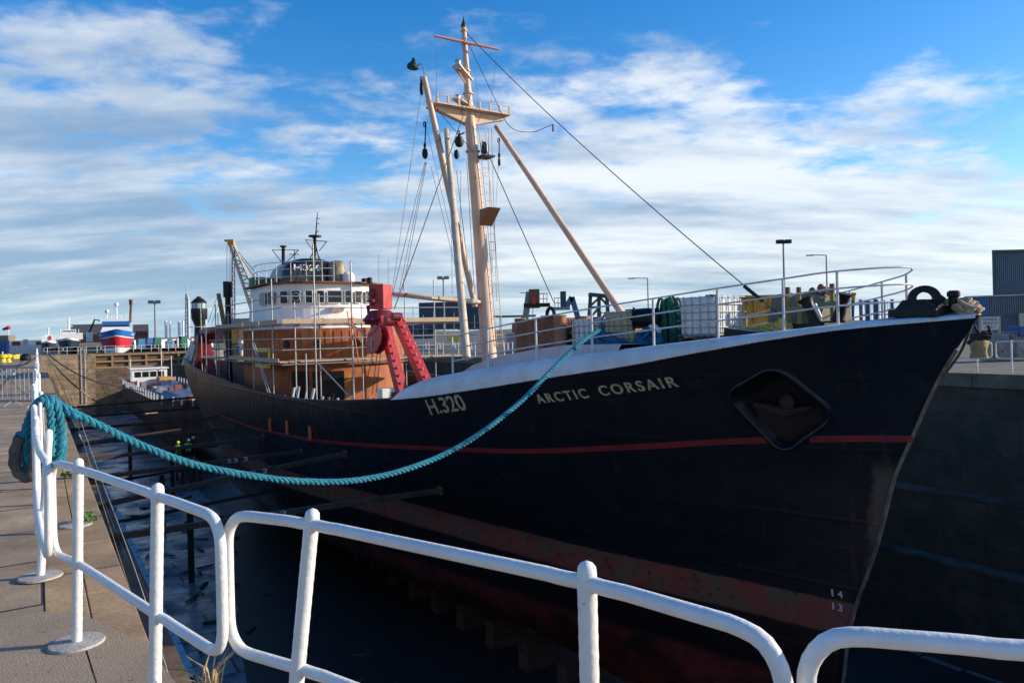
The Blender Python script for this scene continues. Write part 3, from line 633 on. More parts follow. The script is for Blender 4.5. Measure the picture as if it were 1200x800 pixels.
# freeing port slots, hanging red markers, weld lines
for k in range(6):
    s = 41.5 + k * 1.3; zs = interp(s, ZS); b = MB(); b.grid([[hullpt(s - .09, z, .02) for z in (zs - 1.15, zs - .7, zs - .25)], [hullpt(s + .09, z, .02) for z in (zs - 1.15, zs - .7, zs - .25)]], False); mk('bulwark_slot', b, M['black'], ship)
for p in ((365, 507), (338, 500), (318, 497)):
    s, z = hullhit(*p); b = MB(); b.box(hullpt(s, z, .06), (.09, .03, .26), (SA, SB, up)); mk('red_marker', b, M['orangep'], ship)
for z in (-2.15, -2.75, -3.35):
    b = MB(); b.grid([[hullpt(s, z - .0 + .012 * math.sin(s), .006) for s in [1.9 + i * .5 for i in range(60)]], [hullpt(s, z + .018 + .012 * math.sin(s), .006) for s in [1.9 + i * .5 for i in range(60)]]]); mk('weld_seam', b, M['blackgl'], ship)
# ------------------------------------------------------------------ mast, crosstree, booms
MR_ = [(2.0 + i * .5) for i in range(24)]
def mpt(z): return S(interp(z, [(-1.5, 15.75), (1.7, 16.12), (5.3, 16.47), (7.5, 16.73), (9.7, 16.99), (13.1, 17.26), (14.2, 17.33)]), 0, z)
b = MB(); zz = [-1.5, 0, 2, 4, 6, 8, 9.6, 10.2, 11, 12, 12.6, 12.9]; rr = [.27, .27, .26, .245, .23, .21, .185, .145, .115, .098, .09, .085]
b.tube([mpt(z) for z in zz], rr, 20)
mast = mk('mast', b, M['mast'], ship, origin=mpt(-1.5))
b = MB(); b.lathe(mpt(12.86), [(.09, 0), (.11, .06), (.09, .12), (.07, .15), (.03, .28), (.01, .42)], 12); mk('masthead_cap', b, M['green3'], mast)
for z, r in ((11.2, .16), (12.2, .14), (12.7, .13), (8.2, .27), (10.35, .2)):
    b = MB(); b.lathe(mpt(z), [(r - .06, 0), (r, .01), (r, .05), (r - .06, .06)], 14); mk('mast_band', b, M['mast'], mast)
b = MB(); ya, yb = SP(509, 42, 1.35), SP(584, 58, -1.15); b.tube([ya, (ya + yb) / 2, yb], [.04, .06, .04], 10); mk('yard', b, mat('yard_pink', (.55, .27, .20), .5), mast)
# crosstree
ca, cb_ = S(17.3, 1.75, 9.75), S(17.3, -1.75, 9.75); cm = S(17.4, 0, 9.95)
b = MB(); nn = 13; rows = []
for i in range(nn):
    f = i / (nn - 1); bb = 1.45 - 2.9 * f; d = .12 + .40 * (1 - abs(2 * f - 1))**1.1
    rows.append([S(16.85, bb, 9.70), S(17.15, bb, 9.70), S(17.12, bb, 9.70 - d), S(16.88, bb, 9.70 - d)])
b.grid(rows, False, closed=True); b.box(S(17.0, 0, 9.73), (.42, 1.55, .025), (SA, SB, up))
mk('crosstree', b, M['mast'], mast)
b = MB()
for i in range(8):
    bb = 1.5 - i * 3.0 / 7
    for s_ in (16.6, 17.4): b.box(S(s_, bb, 9.87), (.03, .03, .13), (SA, SB, up))
for s_ in (16.6, 17.4): b.tube([S(s_, 1.5, 10.0), S(s_, -1.5, 10.0)], .014, 6)
mk('crosstree_rail', b, M['mast'], mast)
for nm, top, foot in (('mast_leg', SP(523, 152, 1.2), SP(547, 420, 3.3)), ('mast_leg', SP(581, 148, -1.4), SP(727, 365, -3.35) - Vector((0, 0, 1.3)))):
    if (top - S(17, -1.4, 9.5)).length < 1.5:
        d = SP(725, 362, -3.35) - top; foot = top + d * 1.22
    b = MB(); b.tube([top, top.lerp(foot, .5), foot], [.09, .115, .12], 14); mk(nm, b, M['mast'] if foot.x > 4 else M['cream'], mast)
b = MB(); dt = SP(497, 91, 1.9); df = mpt(2.6) + SB * .42; b.tube([df, dt.lerp(df, .45), dt], [.10, .125, .095], 14); mk('derrick_boom', b, M['mast'], mast)
b = MB(); b.tube(smoothpts([dt, dt + Vector((0, 0, .30)), SP(493, 75, 1.9), SP(487, 79, 1.9)], 5), .02, 6); mk('lamp_arm', b, M['grey'], mast)
b = MB(); lp = SP(484, 78, 1.9); b.lathe(lp + Vector((0, 0, .05)), [(.05, .25), (.08, .12), (.2, 0), (.22, -.1), (.18, -.14), (0, -.13)], 16, Vector((.15, 0, 1))); mk('deck_lamp', b, M['green3'], mast)
b = MB(); b.tube([SP(452, 343, 3.6), SP(505, 349, 2.4), mpt(2.75)], [.075, .09, .09], 12); mk('cargo_boom', b, M['cream'], mast)
# lantern brackets and spreader lights
for (px_, py_, hh, rr_) in ((537, 76, .38, .13), (537, 115, .24, .11)):
    q0 = SP(px_, py_, .45); b = MB(); b.lathe(q0 - Vector((0, 0, hh / 2)), [(rr_, 0), (rr_, hh * .3), (rr_ * .8, hh * .32), (rr_ * .8, hh * .8), (rr_, hh * .82), (rr_ * .7, hh), (0, hh * 1.1)], 12); mk('navigation_lamp', b, M['lantern'], mast)
    b = MB(); z = q0.z - hh / 2 - .04; b.box((q0 + mpt(z)) / 2 * 1.0 + Vector((0, 0, 0)) + (Vector((0, 0, z - ((q0 + mpt(z)) / 2).z))), ((mpt(z) - q0).length / 2 + .15, .2, .03), ((mpt(z) - q0).normalized(), (mpt(z) - q0).normalized().cross(up), up)); b.tube([Vector((q0.x, q0.y, z)), mpt(z - .5)], .035, 6); mk('lamp_bracket', b, M['mast'], mast)
b = MB(); q0 = SP(575, 246, 0) + Vector((0, 0, .0)); b.prism([q0 - SB * .1 + SA * -.5, q0 - SB * .1 + SA * .1, q0 - SB * .1 + SA * .1 + Vector((0, 0, -.55))], SB * .5); mk('speed_light_plate', b, mat('bracket_brown', (.22, .10, .05), .6), mast)
b = MB(); q0 = mpt(8.0) - SB * .32 - SA * .30; b.box(q0, (.3, .25, .03), (SA, SB, up)); b.lathe(q0 + Vector((0, 0, .03)), [(.1, 0), (.1, .1), (.13, .12), (.13, .4), (.1, .42), (.1, .5), (0, .52)], 12); mk('masthead_light', b, M['blackgl'], mast)
# mast ladder
b = MB()
for o_ in (-.13, .13):
    b.tube([mpt(z) - SA * .30 - SB * .30 + SB * o_ for z in (1.2, 5, 9.2)], .016, 6)
z = 1.3
while z < 9.2: b.tube([mpt(z) - SA * .30 - SB * .43, mpt(z) - SA * .30 - SB * .17], .012, 5); z += .3
mk('mast_ladder', b, M['mast'], mast)
# rigging
def rig(a, c, r=.014, d=0.0, m='wire', name='rigging_wire'):
    b = MB(); b.tube(sag(a, c, d, 14 if d else 1), r, 6); return mk(name, b, M[m], ship)
stayfoot = SP(935, 386, 0); rig(mpt(12.55) - SA * .2, stayfoot, .013, .25, name='forestay')
b = MB(); q0 = mpt(12.55).lerp(stayfoot, .935) - Vector((0, 0, .06)); q1 = mpt(12.55).lerp(stayfoot, .90) - Vector((0, 0, .09)); b.tube([q0, q1], .045, 8); mk('turnbuckle', b, M['black'], ship)
hk = SP(648, 146, 0); b = MB(); b.tube(smoothpts([mpt(12.6), SP(577, 110, 0), SP(597, 148, 0), SP(622, 155, 0), SP(638, 150, 0), hk]), .011, 6); mk('halyard', b, M['wire'], ship)
b = MB(); b.tube([hk, hk - Vector((0, 0, .22))], .03, 6); mk('shackle', b, M['wire'], ship)
for (a, ba, c, bc, r) in (((565, 165), -.2, (649, 354), -1, .016), ((552, 110), .1, (462, 362), 4.6, .016), ((498, 190), 1.9, (460, 345), 3.9, .010), ((499, 190), 1.9, (466, 350), 3.8, .010), ((500, 190), 1.9, (472, 340), 3.8, .010),
    ((493, 112), 1.9, (458, 352), 3.9, .009), ((505, 195), 1.9, (540, 340), 1.2, .009), ((512, 60), 1.35, (511, 128), 1.3, .007), ((582, 66), -1.1, (574, 132), -1.1, .007), ((555, 66), -.2, (561, 128), -.3, .007),
    ((535, 200), .9, (552, 345), .8, .012), ((540, 200), .9, (538, 375), 2.0, .008), ((528, 200), .9, (530, 345), 2.4, .008), ((547, 190), .5, (556, 345), .6, .010),
    ((572, 150), -1.0, (577, 345), -1.2, .008), ((576, 150), -1.2, (582, 352), -1.6, .008), ((584, 192), -1.7, (576, 330), -1.0, .007), ((500, 150), 1.9, (542, 330), 1.0, .008), ((512, 128), 1.4, (556, 180), .3, .012)):
    rig(SP(*a, ba), SP(*c, bc), r, m='wirel' if r < .01 else 'wire')
def block(px_, py_, bb, w, h, hook=None, m='black'):
    q0 = SP(px_, py_, bb); b = MB(); b.lathe(q0 - Vector((0, 0, h / 2)), [(0, 0), (w * .7, h * .12), (w, h * .45), (w * .75, h * .85), (0, h)], 12)
    if hook:
        q1 = SP(*hook, bb); b.tube([q0 + Vector((0, 0, h / 2)), q1 - Vector((0, 0, .1))], .025, 6)
        for z in (q0.z + h / 2 + .08, q1.z - .14): b.tube([Vector((q0.x, q0.y, z)) + SA * .07 * math.cos(a) + up * .09 * math.sin(a) for a in [i * pi / 4 for i in range(8)]], .018, 6, True)
    mk('pulley_block', b, M[m], mast)
block(498, 180, 1.9, .11, .40, (499, 140)); block(494, 104, 1.9, .075, .5, (494, 92)); block(538, 166, .9, .17, .42, (544, 152)); block(535, 181, .9, .10, .36); block(585, 190, -1.7, .06, .34, (585, 160))
# ------------------------------------------------------------------ superstructure
def ushape(s0, hw, depth, z0, z1, back, n=24, taper=0.0):
    """plan with a rounded front at s0 facing the bow, straight sides to s=back"""
    pl = []
    for i in range(n + 1):
        a = -pi / 2 + pi * i / n; ex = .8
        pl.append((s0 + depth * (1 - abs(math.cos(a))**ex), -hw * math.copysign(abs(math.sin(a))**ex, math.sin(a)) * -1))
    pl = [(back, -hw)] + pl + [(back, hw)]
    return pl
def extr(pl, z0, z1, zf=None, tz=0.0, cx=(0, 0)):
    b = MB(); n = len(pl)
    lo = [S(s, bb, z0) for s, bb in pl]; hi = [S(cx[0] + (s - cx[0]) * (1 - tz), bb * (1 - tz), z1) for s, bb in pl]
    b.grid([lo + lo[:1], hi + hi[:1]], False); b.f.append(list(range(2 * (n + 1) - 1, n, -1))[::-1][:n]); b.s.append(False)
    return b
house = extr(ushape(28.6, 3.6, 3.2, 0, 0, 35.8), -1.7, 2.1); house = mk('deckhouse', house, M['orange'], ship)
b = extr(ushape(28.4, 3.8, 3.2, 0, 0, 36.0), .28, .40); mk('deck_edge', b, M['rustbrown'], house)
b = MB(); b.box(S(41.3, 0, -.75), (5.4, 2.7, 1.0), (SA, SB, up)); ac = mk('after_casing', b, mat('casing_dark', (.09, .06, .05), .7, c2=(.16, .12, .10), sc=1.5, bump=.3), ship, .05)
rq = random.Random(17)
for k in range(16):
    s_ = 37 + rq.random() * 9.5; bb_ = rq.uniform(1.0, 2.5); h_ = rq.uniform(.25, 1.1); r_ = rq.uniform(.12, .45); b = MB()
    if k % 3: b.box(S(s_, bb_, .25 + h_ / 2), (r_, r_ * .8, h_ / 2), (SA, SB, up))
    else: b.lathe(S(s_, bb_, .25), [(r_ * .6, 0), (r_ * .6, h_), (r_ * .9, h_ + .05), (r_ * .9, h_ + .25), (0, h_ + .3)], 10)
    mk('deck_fitting', b, M[('hwhite', 'rustbrown', 'lgrey', 'black', 'skip', 'grey', 'pink')[k % 7]], ship, .02)
# wheelhouse
WP = ushape(30.6, 3.15, 3.0, 0, 0, 36.4)
wh = mk('wheelhouse', extr(WP, 2.1, 4.42, tz=.045, cx=(34, 0)), M['hwhite'], ship)
b = extr(ushape(30.4, 3.3, 3.05, 0, 0, 36.6), 4.42, 4.50); mk('roof_edge', b, M['rustbrown'], wh)
def facade(pl):
    L_ = [0]; pts = [Vector((a, c)) for a, c in pl]
    for i in range(1, len(pts)): L_.append(L_[-1] + (pts[i] - pts[i - 1]).length)
    def at(d):
        for i in range(1, len(pts)):
            if d <= L_[i]: t = (d - L_[i - 1]) / (L_[i] - L_[i - 1]); p = pts[i - 1].lerp(pts[i], t); e = (pts[i] - pts[i - 1]).normalized(); return p, e
        return pts[-1], (pts[-1] - pts[-2]).normalized()
    return at, L_[-1]
at, LW = facade(WP)
def find(px_):   # distance along the wheelhouse wall that a sight line meets (starboard half first)
    best = None
    for k in range(int(LW * .18 * 50), int(LW * 50)):
        d = k / 50; p, e = at(d); w_ = S(p.x, p.y, 3.6)
        x = 600 + FPX * (w_.x / w_.y * cr - (w_.z - CZ) / w_.y * sr)
        if best is None or abs(x - px_) < best[0]: best = (abs(x - px_), d)
    return best[1]
wins = [(308, 6), (318, 7), (333, 8), (347, 9), (362, 8), (375.5, 8), (392, 16), (408.5, 8), (420, 8), (432, 7)]
for x, wpx in wins:
    da, dc = find(x + wpx / 2), find(x - wpx / 2); d0 = (da + dc) / 2; hwid = max(.12, abs(dc - da) / 2)
    rect = []
    (p, e) = at(d0); nrm = Vector((e.y, -e.x)); c0 = S(p.x, p.y, 3.72); ex = (SA * e.x + SB * e.y); en = (SA * nrm.x + SB * nrm.y)
    if en.dot(S(p.x, p.y, 0) - S(34, 0, 0)) < 0: en = -en
    c0 += en * -.01
    b = MB(); b.box(c0, (hwid, .03, .30), (ex, en, up)); wo = mk('window', b, M['glass'], wh)
    b = MB(); r4 = roundpoly([c0 + en * .035 + ex * i * (hwid + .02) + up * j * .32 for i, j in ((-1, -1), (1, -1), (1, 1), (-1, 1))], .06, 3); b.tube(r4, .016, 6, True); mk('window_frame', b, M['hwhite'], wh)
    if x in (347, 432):
        b = MB(); b.tube([c0 + en * .045 + ex * .2 * math.cos(a) + up * .2 * math.sin(a) for a in [i * pi / 10 for i in range(20)]], .022, 6, True); mk('clear_view_screen', b, M['lgrey'], wh)
for x in (347.5, 377, 413):
    d0 = find(x); p, e = at(d0); nrm = Vector((e.y, -e.x)); ex = (SA * e.x + SB * e.y); en = (SA * nrm.x + SB * nrm.y)
    c0 = S(p.x, p.y, 2.42)
    if en.dot(c0 - S(34, 0, 2.42)) < 0: en = -en
    b = MB(); b.lathe(c0 - en * .02, [(0, 0), (.21, 0), (.21, .05), (0, .05)], 18, en); mk('porthole', b, M['glass'], wh)
    b = MB(); b.tube([c0 + en * .03 + ex * .225 * math.cos(a) + up * .225 * math.sin(a) for a in [i * pi / 10 for i in range(20)]], .03, 6, True); mk('porthole_rim', b, M['hwhite'], wh)
d0 = find(395); p, e = at(d0); nrm = Vector((e.y, -e.x)); ex = (SA * e.x + SB * e.y); en = (SA * nrm.x + SB * nrm.y); en = en if en.dot(S(p.x, p.y, 0) - S(34, 0, 0)) > 0 else -en
c0 = S(p.x, p.y, 3.25); b = MB(); b.prism([c0 - ex * .3, c0 - ex * .3 + en * .35 - up * .12, c0 - ex * .3 - up * .32], ex * .6); mk('hood', b, M['hwhite'], wh)
# portholes and doorway in the deckhouse
HP = ushape(28.6, 3.6, 3.2, 0, 0, 35.8); ath, LH = facade(HP)
def findh(px_, zz):
    best = None
    for k in range(int(LH * .3 * 40), int(LH * 40)):
        d = k / 40; p, e = ath(d); w_ = S(p.x, p.y, zz); x = 600 + FPX * (w_.x / w_.y * cr - (w_.z - CZ) / w_.y * sr)
        if best is None or abs(x - px_) < best[0]: best = (abs(x - px_), d)
    return best[1]
for x in (336, 372, 418):
    p, e = ath(findh(x, 1.3)); nrm = Vector((e.y, -e.x)); en = (SA * nrm.x + SB * nrm.y); c0 = S(p.x, p.y, 1.35); en = en if en.dot(c0 - S(36, 0, 1.35)) > 0 else -en
    b = MB(); b.lathe(c0 - en * .02, [(0, 0), (.19, 0), (.19, .05), (.14, .06), (0, .04)], 16, en); mk('porthole', b, M['black'], house)
for x, w_, z0, z1, mm in ((385, .75, -1.5, .0, 'black'), (352, .4, -1.6, .05, 'black')):
    p, e = ath(findh(x, -.7)); nrm = Vector((e.y, -e.x)); ex = (SA * e.x + SB * e.y); en = (SA * nrm.x + SB * nrm.y); c0 = S(p.x, p.y, (z0 + z1) / 2); en = en if en.dot(c0 - S(36, 0, 0)) > 0 else -en
    b = MB(); b.box(c0, (w_, .03, (z1 - z0) / 2), (ex, en, up)); mk('doorway', b, M[mm], house)
# plate stiffeners on the primed deckhouse
for k in range(26):
    d = LH * (.45 + .54 * k / 26); p, e = ath(d); nrm = Vector((e.y, -e.x)); ex = (SA * e.x + SB * e.y); en = (SA * nrm.x + SB * nrm.y); c0 = S(p.x, p.y, 1.2); en = en if en.dot(c0 - S(36, 0, 1.2)) > 0 else -en
    b = MB(); b.box(c0 + en * .012, (.02, .014, .78), (ex, en, up)); mk('stiffener', b, M['orange'], house)
# funnel casing with its number
fz0, fz1 = 4.5, 6.3
b = MB(); rows = []
for s_, k in ((34.4, .82), (34.65, .97), (35, 1), (36, 1), (37.2, 1), (37.6, .85)):
    rows.append([S(s_, 1.75 * k * math.copysign(abs(math.cos(a))**.8, math.cos(a)), fz0 + 1.62 * k * (math.sin(a) if math.sin(a) > 0 else 0)**.7) for a in [pi * i / 16 for i in range(17)]])
b.grid(rows); b.add(rows[0], [tuple(range(17))]); b.add(rows[-1], [tuple(range(16, -1, -1))]); b.box(S(36, 0, 3.9), (1.2, 1.5, .6), (SA, SB, up))
fun = mk('funnel', b, M['blackgl'], ship)
def fmap(x, y): return S(37.58, .95 - 1.5 * x, 4.98 + .30 * y)
def fside(x, y):
    b_ = 1.15 - 1.55 * x; return S(34.36, b_, 5.36 + .34 * y)
letters('H320', fside, None, 0, M['white'], 'funnel_number', fun, 1.05, .02)
b = MB(); b.tube([S(34.2, -1.25, 4.5), S(34.2, -1.25, 5.6)], .5, 18); b.lathe(S(34.2, -1.25, 5.6), [(.5, 0), (.45, .2), (.3, .33), (0, .38)], 18); mk('brass_dome', b, M['gold'], ship)
# masts, aerials and rails on the wheelhouse roof
b = MB(); r0 = SP(368, 328, 0); r1 = SP(370, 268, 0)
b.tube([r0, SP(369, 278, 0)], .09, 10); b.lathe(SP(369, 278, 0), [(.04, 0), (.35, .02), (.35, .1), (.05, .14)], 12); b.tube([SP(370, 276, 0), SP(372, 249, 0)], [.04, .02], 6)
for dx in (-.28, .28): b.tube([S(33.6, dx, 4.5), SP(369.5, 284, 0)], .03, 6)
for a_, c_ in (((358, 281), (383, 283)), ((358, 281), (367, 294)), ((383, 283), (374, 294)), ((366, 280), (373, 270)), ((372, 262), (374, 262)), ((371, 256), (375, 256))): b.tube([SP(*a_, 0), SP(*c_, 0)], .022, 6)
for sgn in (-1, 1): b.tube([r0 + SB * sgn * .8, SP(369.5, 290, 0)], .03, 6)
mk('radar_mast', b, M['black'], ship)
b = MB(); b.tube([SP(332, 330, 1), SP(332, 290, 1)], .10, 10); b.lathe(SP(332, 290, 1), [(.1, 0), (.2, .04), (.2, .1), (0, .1)], 10)
for a_, c_ in (((319, 293), (350, 293)), ((319, 293), (330, 307)), ((350, 293), (335, 308)), ((339, 298), (350, 298)), ((345, 293), (345, 304))): b.tube([SP(*a_, 1), SP(*c_, 1)], .024, 6)
mk('exhaust_pole', b, M['black'], ship)
b = MB()
def railpx(pts, bb, z0, z1, r=.025, mids=1, m='deckrail', name='roof_rail', parent=None):
    b = MB(); tp = [SP(*p, bb) for p in pts]
    return b
rp_ = [S(36, 2.9, 0), S(34.6, 3.0, 0), S(33, 2.5, 0), S(31.8, 1.3, 0), S(31.3, 0, 0)]
for z in (4.85, 5.25, 5.62): b.tube(smoothpts([Vector((p.x, p.y, z)) for p in rp_], 4), .022, 6)
for p in smoothpts(rp_, 2): b.tube([Vector((p.x, p.y, 4.5)), Vector((p.x, p.y, 5.62))], .022, 6)
mk('roof_rail', b, M['deckrail'], ship)
b = MB(); b.box(S(36.1, 2.45, 4.78), (.42, .6, .28), (SA, SB, up)); mk('green_locker', b, M['green2'], ship, .04)
b = MB(); b.box(S(32.6, .6, 4.53), (.5, 1.5, .06), (SA, SB, up)); mk('roof_grating', b, mat('roof_red', (.35, .05, .04), .6), ship)
b = MB(); b.lathe(S(33.4, -1.6, 4.5), [(.3, 0), (.34, .1), (.34, .6), (.2, .75), (0, .78)], 16); mk('roof_vent', b, M['hwhite'], ship)
b = MB()
for a_, c_ in (((383, 312), (405, 314)), ((383, 320), (408, 320)), ((398, 312), (398, 330)), ((390, 314), (398, 330)), ((405, 318), (398, 326)), ((408, 319), (408, 330))): b.tube([SP(*a_, -2), SP(*c_, -2)], .022, 6)
mk('aerial_frame', b, M['black'], ship)
for x, y in ((427, 331), (433, 330)):
    b = MB(); b.lathe(SP(x, y, -1.5) - up * .1, [(.1, 0), (.15, .05), (.15, .3), (0, .34)], 10); mk('roof_light', b, M['black'], ship)
# black poles and posts behind / beside the house
b = MB(); b.tube([S(38.0, 3.85, -1.2), S(38.0, 3.85, 4.9)], .16, 12); b.tube([S(38.0, 3.85, 4.05), S(38.0, 3.85, 4.95)], .25, 12); mk('vent_trunk', b, M['black'], ship)
b = MB(); b.tube([SP(270, 388, 3.5) - up * 1.8, SP(256, 344, 4.0)], [.16, .12], 12); mk('aft_derrick', b, mat('ochre_paint', (.35, .20, .07), .6, c2=(.25, .14, .06), sc=2), ship)
# ------------------------------------------------------------------ gallows
def gallows(off, m, name, top=(442, 345)):
    g = bpy.data.objects.new(name, None); COL.objects.link(g); c = S(16 + off, 4.0, interp(16 + off, ZS) - 1); g.location = c - WL[ship.name]; WL[g.name] = c; g.parent = ship
    return g
GB = 3.9
def gp(x, y, bb=GB): return SP(x, y, bb)
gal = gallows(0, 'red', 'forward_gallows')
def plate(pts, bb, th, m, name, par, bevel=.02, off=(0, 0, 0)):
    b = MB(); b.prism([SP(*p, bb) + Vector(off) for p in pts], -SB * th); o_ = mk(name, b, m, par, bevel); fixn(o_); return o_
# two inclined box legs with flanges
for (a_, c_, bb) in (((449, 372), (473, 468), 4.0), ((464, 370), (505, 462), 3.3)):
    p0, p1 = SP(*a_, bb), SP(*c_, bb)
    b = MB(); b.beam(p0, p1, .31, .32, SB); mk('leg', b, M['red'], gal, .02)
    for k in range(9):
        q_ = p0.lerp(p1, .1 + .09 * k); d = (p1 - p0).normalized(); sd = d.cross(SB).normalized()
        if sd.dot(SA) > 0: sd = -sd
        b = MB(); b.prism([q_ + sd * .18, q_ + sd * .25 + d * .02, q_ + sd * .19 + d * .10], SB * .04); mk('rung_lug', b, M['grey'], gal)
b = MB(); gx = Vector((1, 0, 0)); gy = Vector((0, 1, 0)); hc = SP(446, 348, GB); b.box(hc, (.29, .26, .40), (gx * .9 - gy * .43, gx * .43 + gy * .9, up)); mk('head_box', b, M['red'], gal, .03)
b = MB(); kc = SP(446, 372, GB); b.lathe(kc - up * .26, [(.30, 0), (.40, .06), (.56, .14), (.58, .19), (.50, .30), (.40, .42), (.30, .50), (0, .52)], 20); mk('top_knuckle', b, M['darkred'], gal)
for k in range(10):
    a = k * pi / 5; b = MB(); b.lathe(kc + Vector((.55 * math.cos(a), .55 * math.sin(a), -.08)), [(.04, 0), (.04, .05), (0, .055)], 8); mk('bolt', b, M['red'], gal)
for (x, y, r_) in ((433, 376, .14), (456, 376, .17), (464, 371, .13), (440, 379, .15)):
    b = MB(); q_ = SP(x, y, GB + .2); b.lathe(q_ - SB * .15, [(0, 0), (r_, .02), (r_, .28), (0, .3)], 12, SB); mk('pivot_lug', b, M['darkred'], gal)
b = MB()
for (x0, y0, x1, y1) in ((435, 338, 435, 358), (433, 344, 437, 344), (433, 352, 438, 352), (431, 358, 433, 374)): b.tube([SP(x0, y0, GB + .35), SP(x1, y1, GB + .35)], .06, 6)
mk('cheek_plate', b, M['darkred'], gal)
b = MB(); hc = SP(441, 398, GB + .5); n3 = (SA * .35 + SB * .94)
for sgn in (-1, 1):
    o3 = n3 * (.11 * sgn); pl = [SP(x, y, GB + .5) for x, y in ((440, 383), (445, 380), (450, 384), (452, 392), (451, 402), (447, 410), (441, 415), (435, 414), (433, 407), (435, 396))]
    b.prism([p + o3 for p in pl], n3 * .03)
mk('hanging_block', b, M['red'], gal, .008)
b = MB(); b.beam(SP(446, 384, GB + .5), SP(436, 392, GB + .5), .3, .14); mk('block_strap', b, M['red'], gal, .02)
b = MB(); b.lathe(SP(437.5, 403, GB + .5), [(0, -.08), (.27, -.08), (.30, -.06), (.24, 0), (.30, .06), (.27, .08), (0, .08)], 24, n3); mk('sheave', b, M['lgrey'], gal)
for a_, c_ in (((437, 414), (427, 458)), ((442, 414), (436, 462)), ((446, 414), (441, 460))): b = MB(); b.tube([SP(*a_, GB + .4), SP(*c_, GB)], .012, 5); mk('warp', b, M['wire'], gal)
# after gallows, dark and half hidden
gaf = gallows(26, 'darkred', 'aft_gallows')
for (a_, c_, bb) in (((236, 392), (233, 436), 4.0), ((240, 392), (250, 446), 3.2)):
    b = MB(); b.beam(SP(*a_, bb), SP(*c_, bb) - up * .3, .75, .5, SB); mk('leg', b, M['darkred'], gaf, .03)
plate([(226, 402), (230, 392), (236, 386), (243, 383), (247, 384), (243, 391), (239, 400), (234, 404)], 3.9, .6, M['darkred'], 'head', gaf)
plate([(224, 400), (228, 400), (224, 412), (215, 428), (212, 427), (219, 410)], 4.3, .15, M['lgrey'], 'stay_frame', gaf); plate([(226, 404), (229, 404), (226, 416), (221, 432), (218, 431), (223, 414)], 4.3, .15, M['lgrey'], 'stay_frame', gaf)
# winch and clutter on the fore deck, seen over the bulwark between the gallows and the house
wn = MB(); wn.box(S(16.0, 3.3, -.80), (.42, .7, .40), (SA, SB, up)); mk('winch_casing', wn, mat('casing_grey', (.34, .34, .35), .6, c2=(.2, .17, .15), sc=3), ship, .05)
wn = MB(); wn.lathe(S(18.4, 1.8, -.75), [(.6, -1.2), (.6, -1.1), (.25, -1.08), (.25, 0), (.6, .02), (.6, .1)], 20, SB); mk('winch_drum', wn, M['rustbrown'], ship)
wn = MB(); wn.box(S(17.6, 3.2, -.7), (.2, .3, .55), (SA, SB, up)); mk('control_cabinet', wn, M['hwhite'], ship, .03)
for k in range(18):
    s = 15 + k * .8; bb = 4.3 + .3 * math.sin(k * 2.1); b = MB(); z0 = interp(s, ZS) - 1; b.tube([S(s, bb, z0), S(s + rnd.uniform(-.2, .2), bb - rnd.uniform(0, .4), z0 + rnd.uniform(.8, 1.35))], rnd.uniform(.03, .07), 8); mk('deck_pipe', b, M[rnd.choice(['galv', 'black', 'rustbrown', 'lgrey'])], ship)
# bulwark rail (tubes on top of the bulwark amidships are bare) ; foredeck guard rail
def guard():
    b = MB(); ss = [10.9, 9.5, 7.9, 6.4, 5.0, 3.75, 2.65, 1.85]
    def base(s, sg): zs = interp(s, ZS); bb = max(.22, hb(s, zs) - .42 * min(1, hb(s, zs) / 1.2)); return S(s, sg * bb, zs + gh(min(s, 10.4)) - (.0 if s < 11 else .1))
    H = [.98, .66, .34]
    pts = [base(s, 1) for s in ss] + [S(1.2, 0, 1.74)] + [base(s, -1) for s in ss[::-1][:]]
    for h in H:
        pp = [p + up * h for p in pts]; yield 'rail', smoothpts(pp, 5), .017
    for i, p in enumerate(pts):
        if i == len(ss): continue
        yield 'stanchion', [p - up * .05, p + up * .99], .027
for nm, pts, r in guard():
    b = MB(); b.tube(pts, r, 8)
    mk('guard_' + nm, b, M['deckrail'], ship)
# mooring fittings on the foredeck
def fd(s): return interp(s, ZS) + gh(min(s, 10.4)) + .02
b = MB(); c0 = SP(1086, 371, 0); s0, _ = sray(1086, 371, 0)
b.box(S(s0, 0, 1.86), (.42, .5, .07), (SA, SB, up)); b.prism([S(s0 - .38, .35, 1.9), S(s0 + .42, .35, 1.9), S(s0 + .28, .3, 2.1), S(s0 - .12, .3, 2.1)], -SB * .6)
cc_ = SP(1083, 350, .1); eh = Vector((1, -.35, 0)).normalized(); en_ = eh.cross(up)
nO = 24; outer = []; inner = []
for i in range(nO):
    a = 2 * pi * i / nO; outer.append(cc_ + eh * .27 * math.cos(a) * (1.0 if math.sin(a) > 0 else 1.25) + up * (.24 * math.sin(a) if math.sin(a) > 0 else .17 * math.sin(a))); inner.append(cc_ + eh * .135 * math.cos(a) + up * .12 * math.sin(a))
b.grid([[p + en_ * .09 for p in inner], [p + en_ * .06 for p in outer], [p - en_ * .06 for p in outer], [p - en_ * .09 for p in inner], [p + en_ * .09 for p in inner]], True, closed=True)
b.box(SP(1102, 364, 0), (.12, .3, .09), (SA, SB, up))
mk('bow_fairlead', b, M['black'], ship, .015)
b = MB(); q0 = SP(1118, 366, -.1); b.tube([q0 - up * .08, q0 + up * .30], .085, 12); b.lathe(q0 + up * .27, [(.085, 0), (.11, .02), (.11, .09), (.07, .12), (0, .12)], 12); mk('bow_post', b, M['black'], ship)
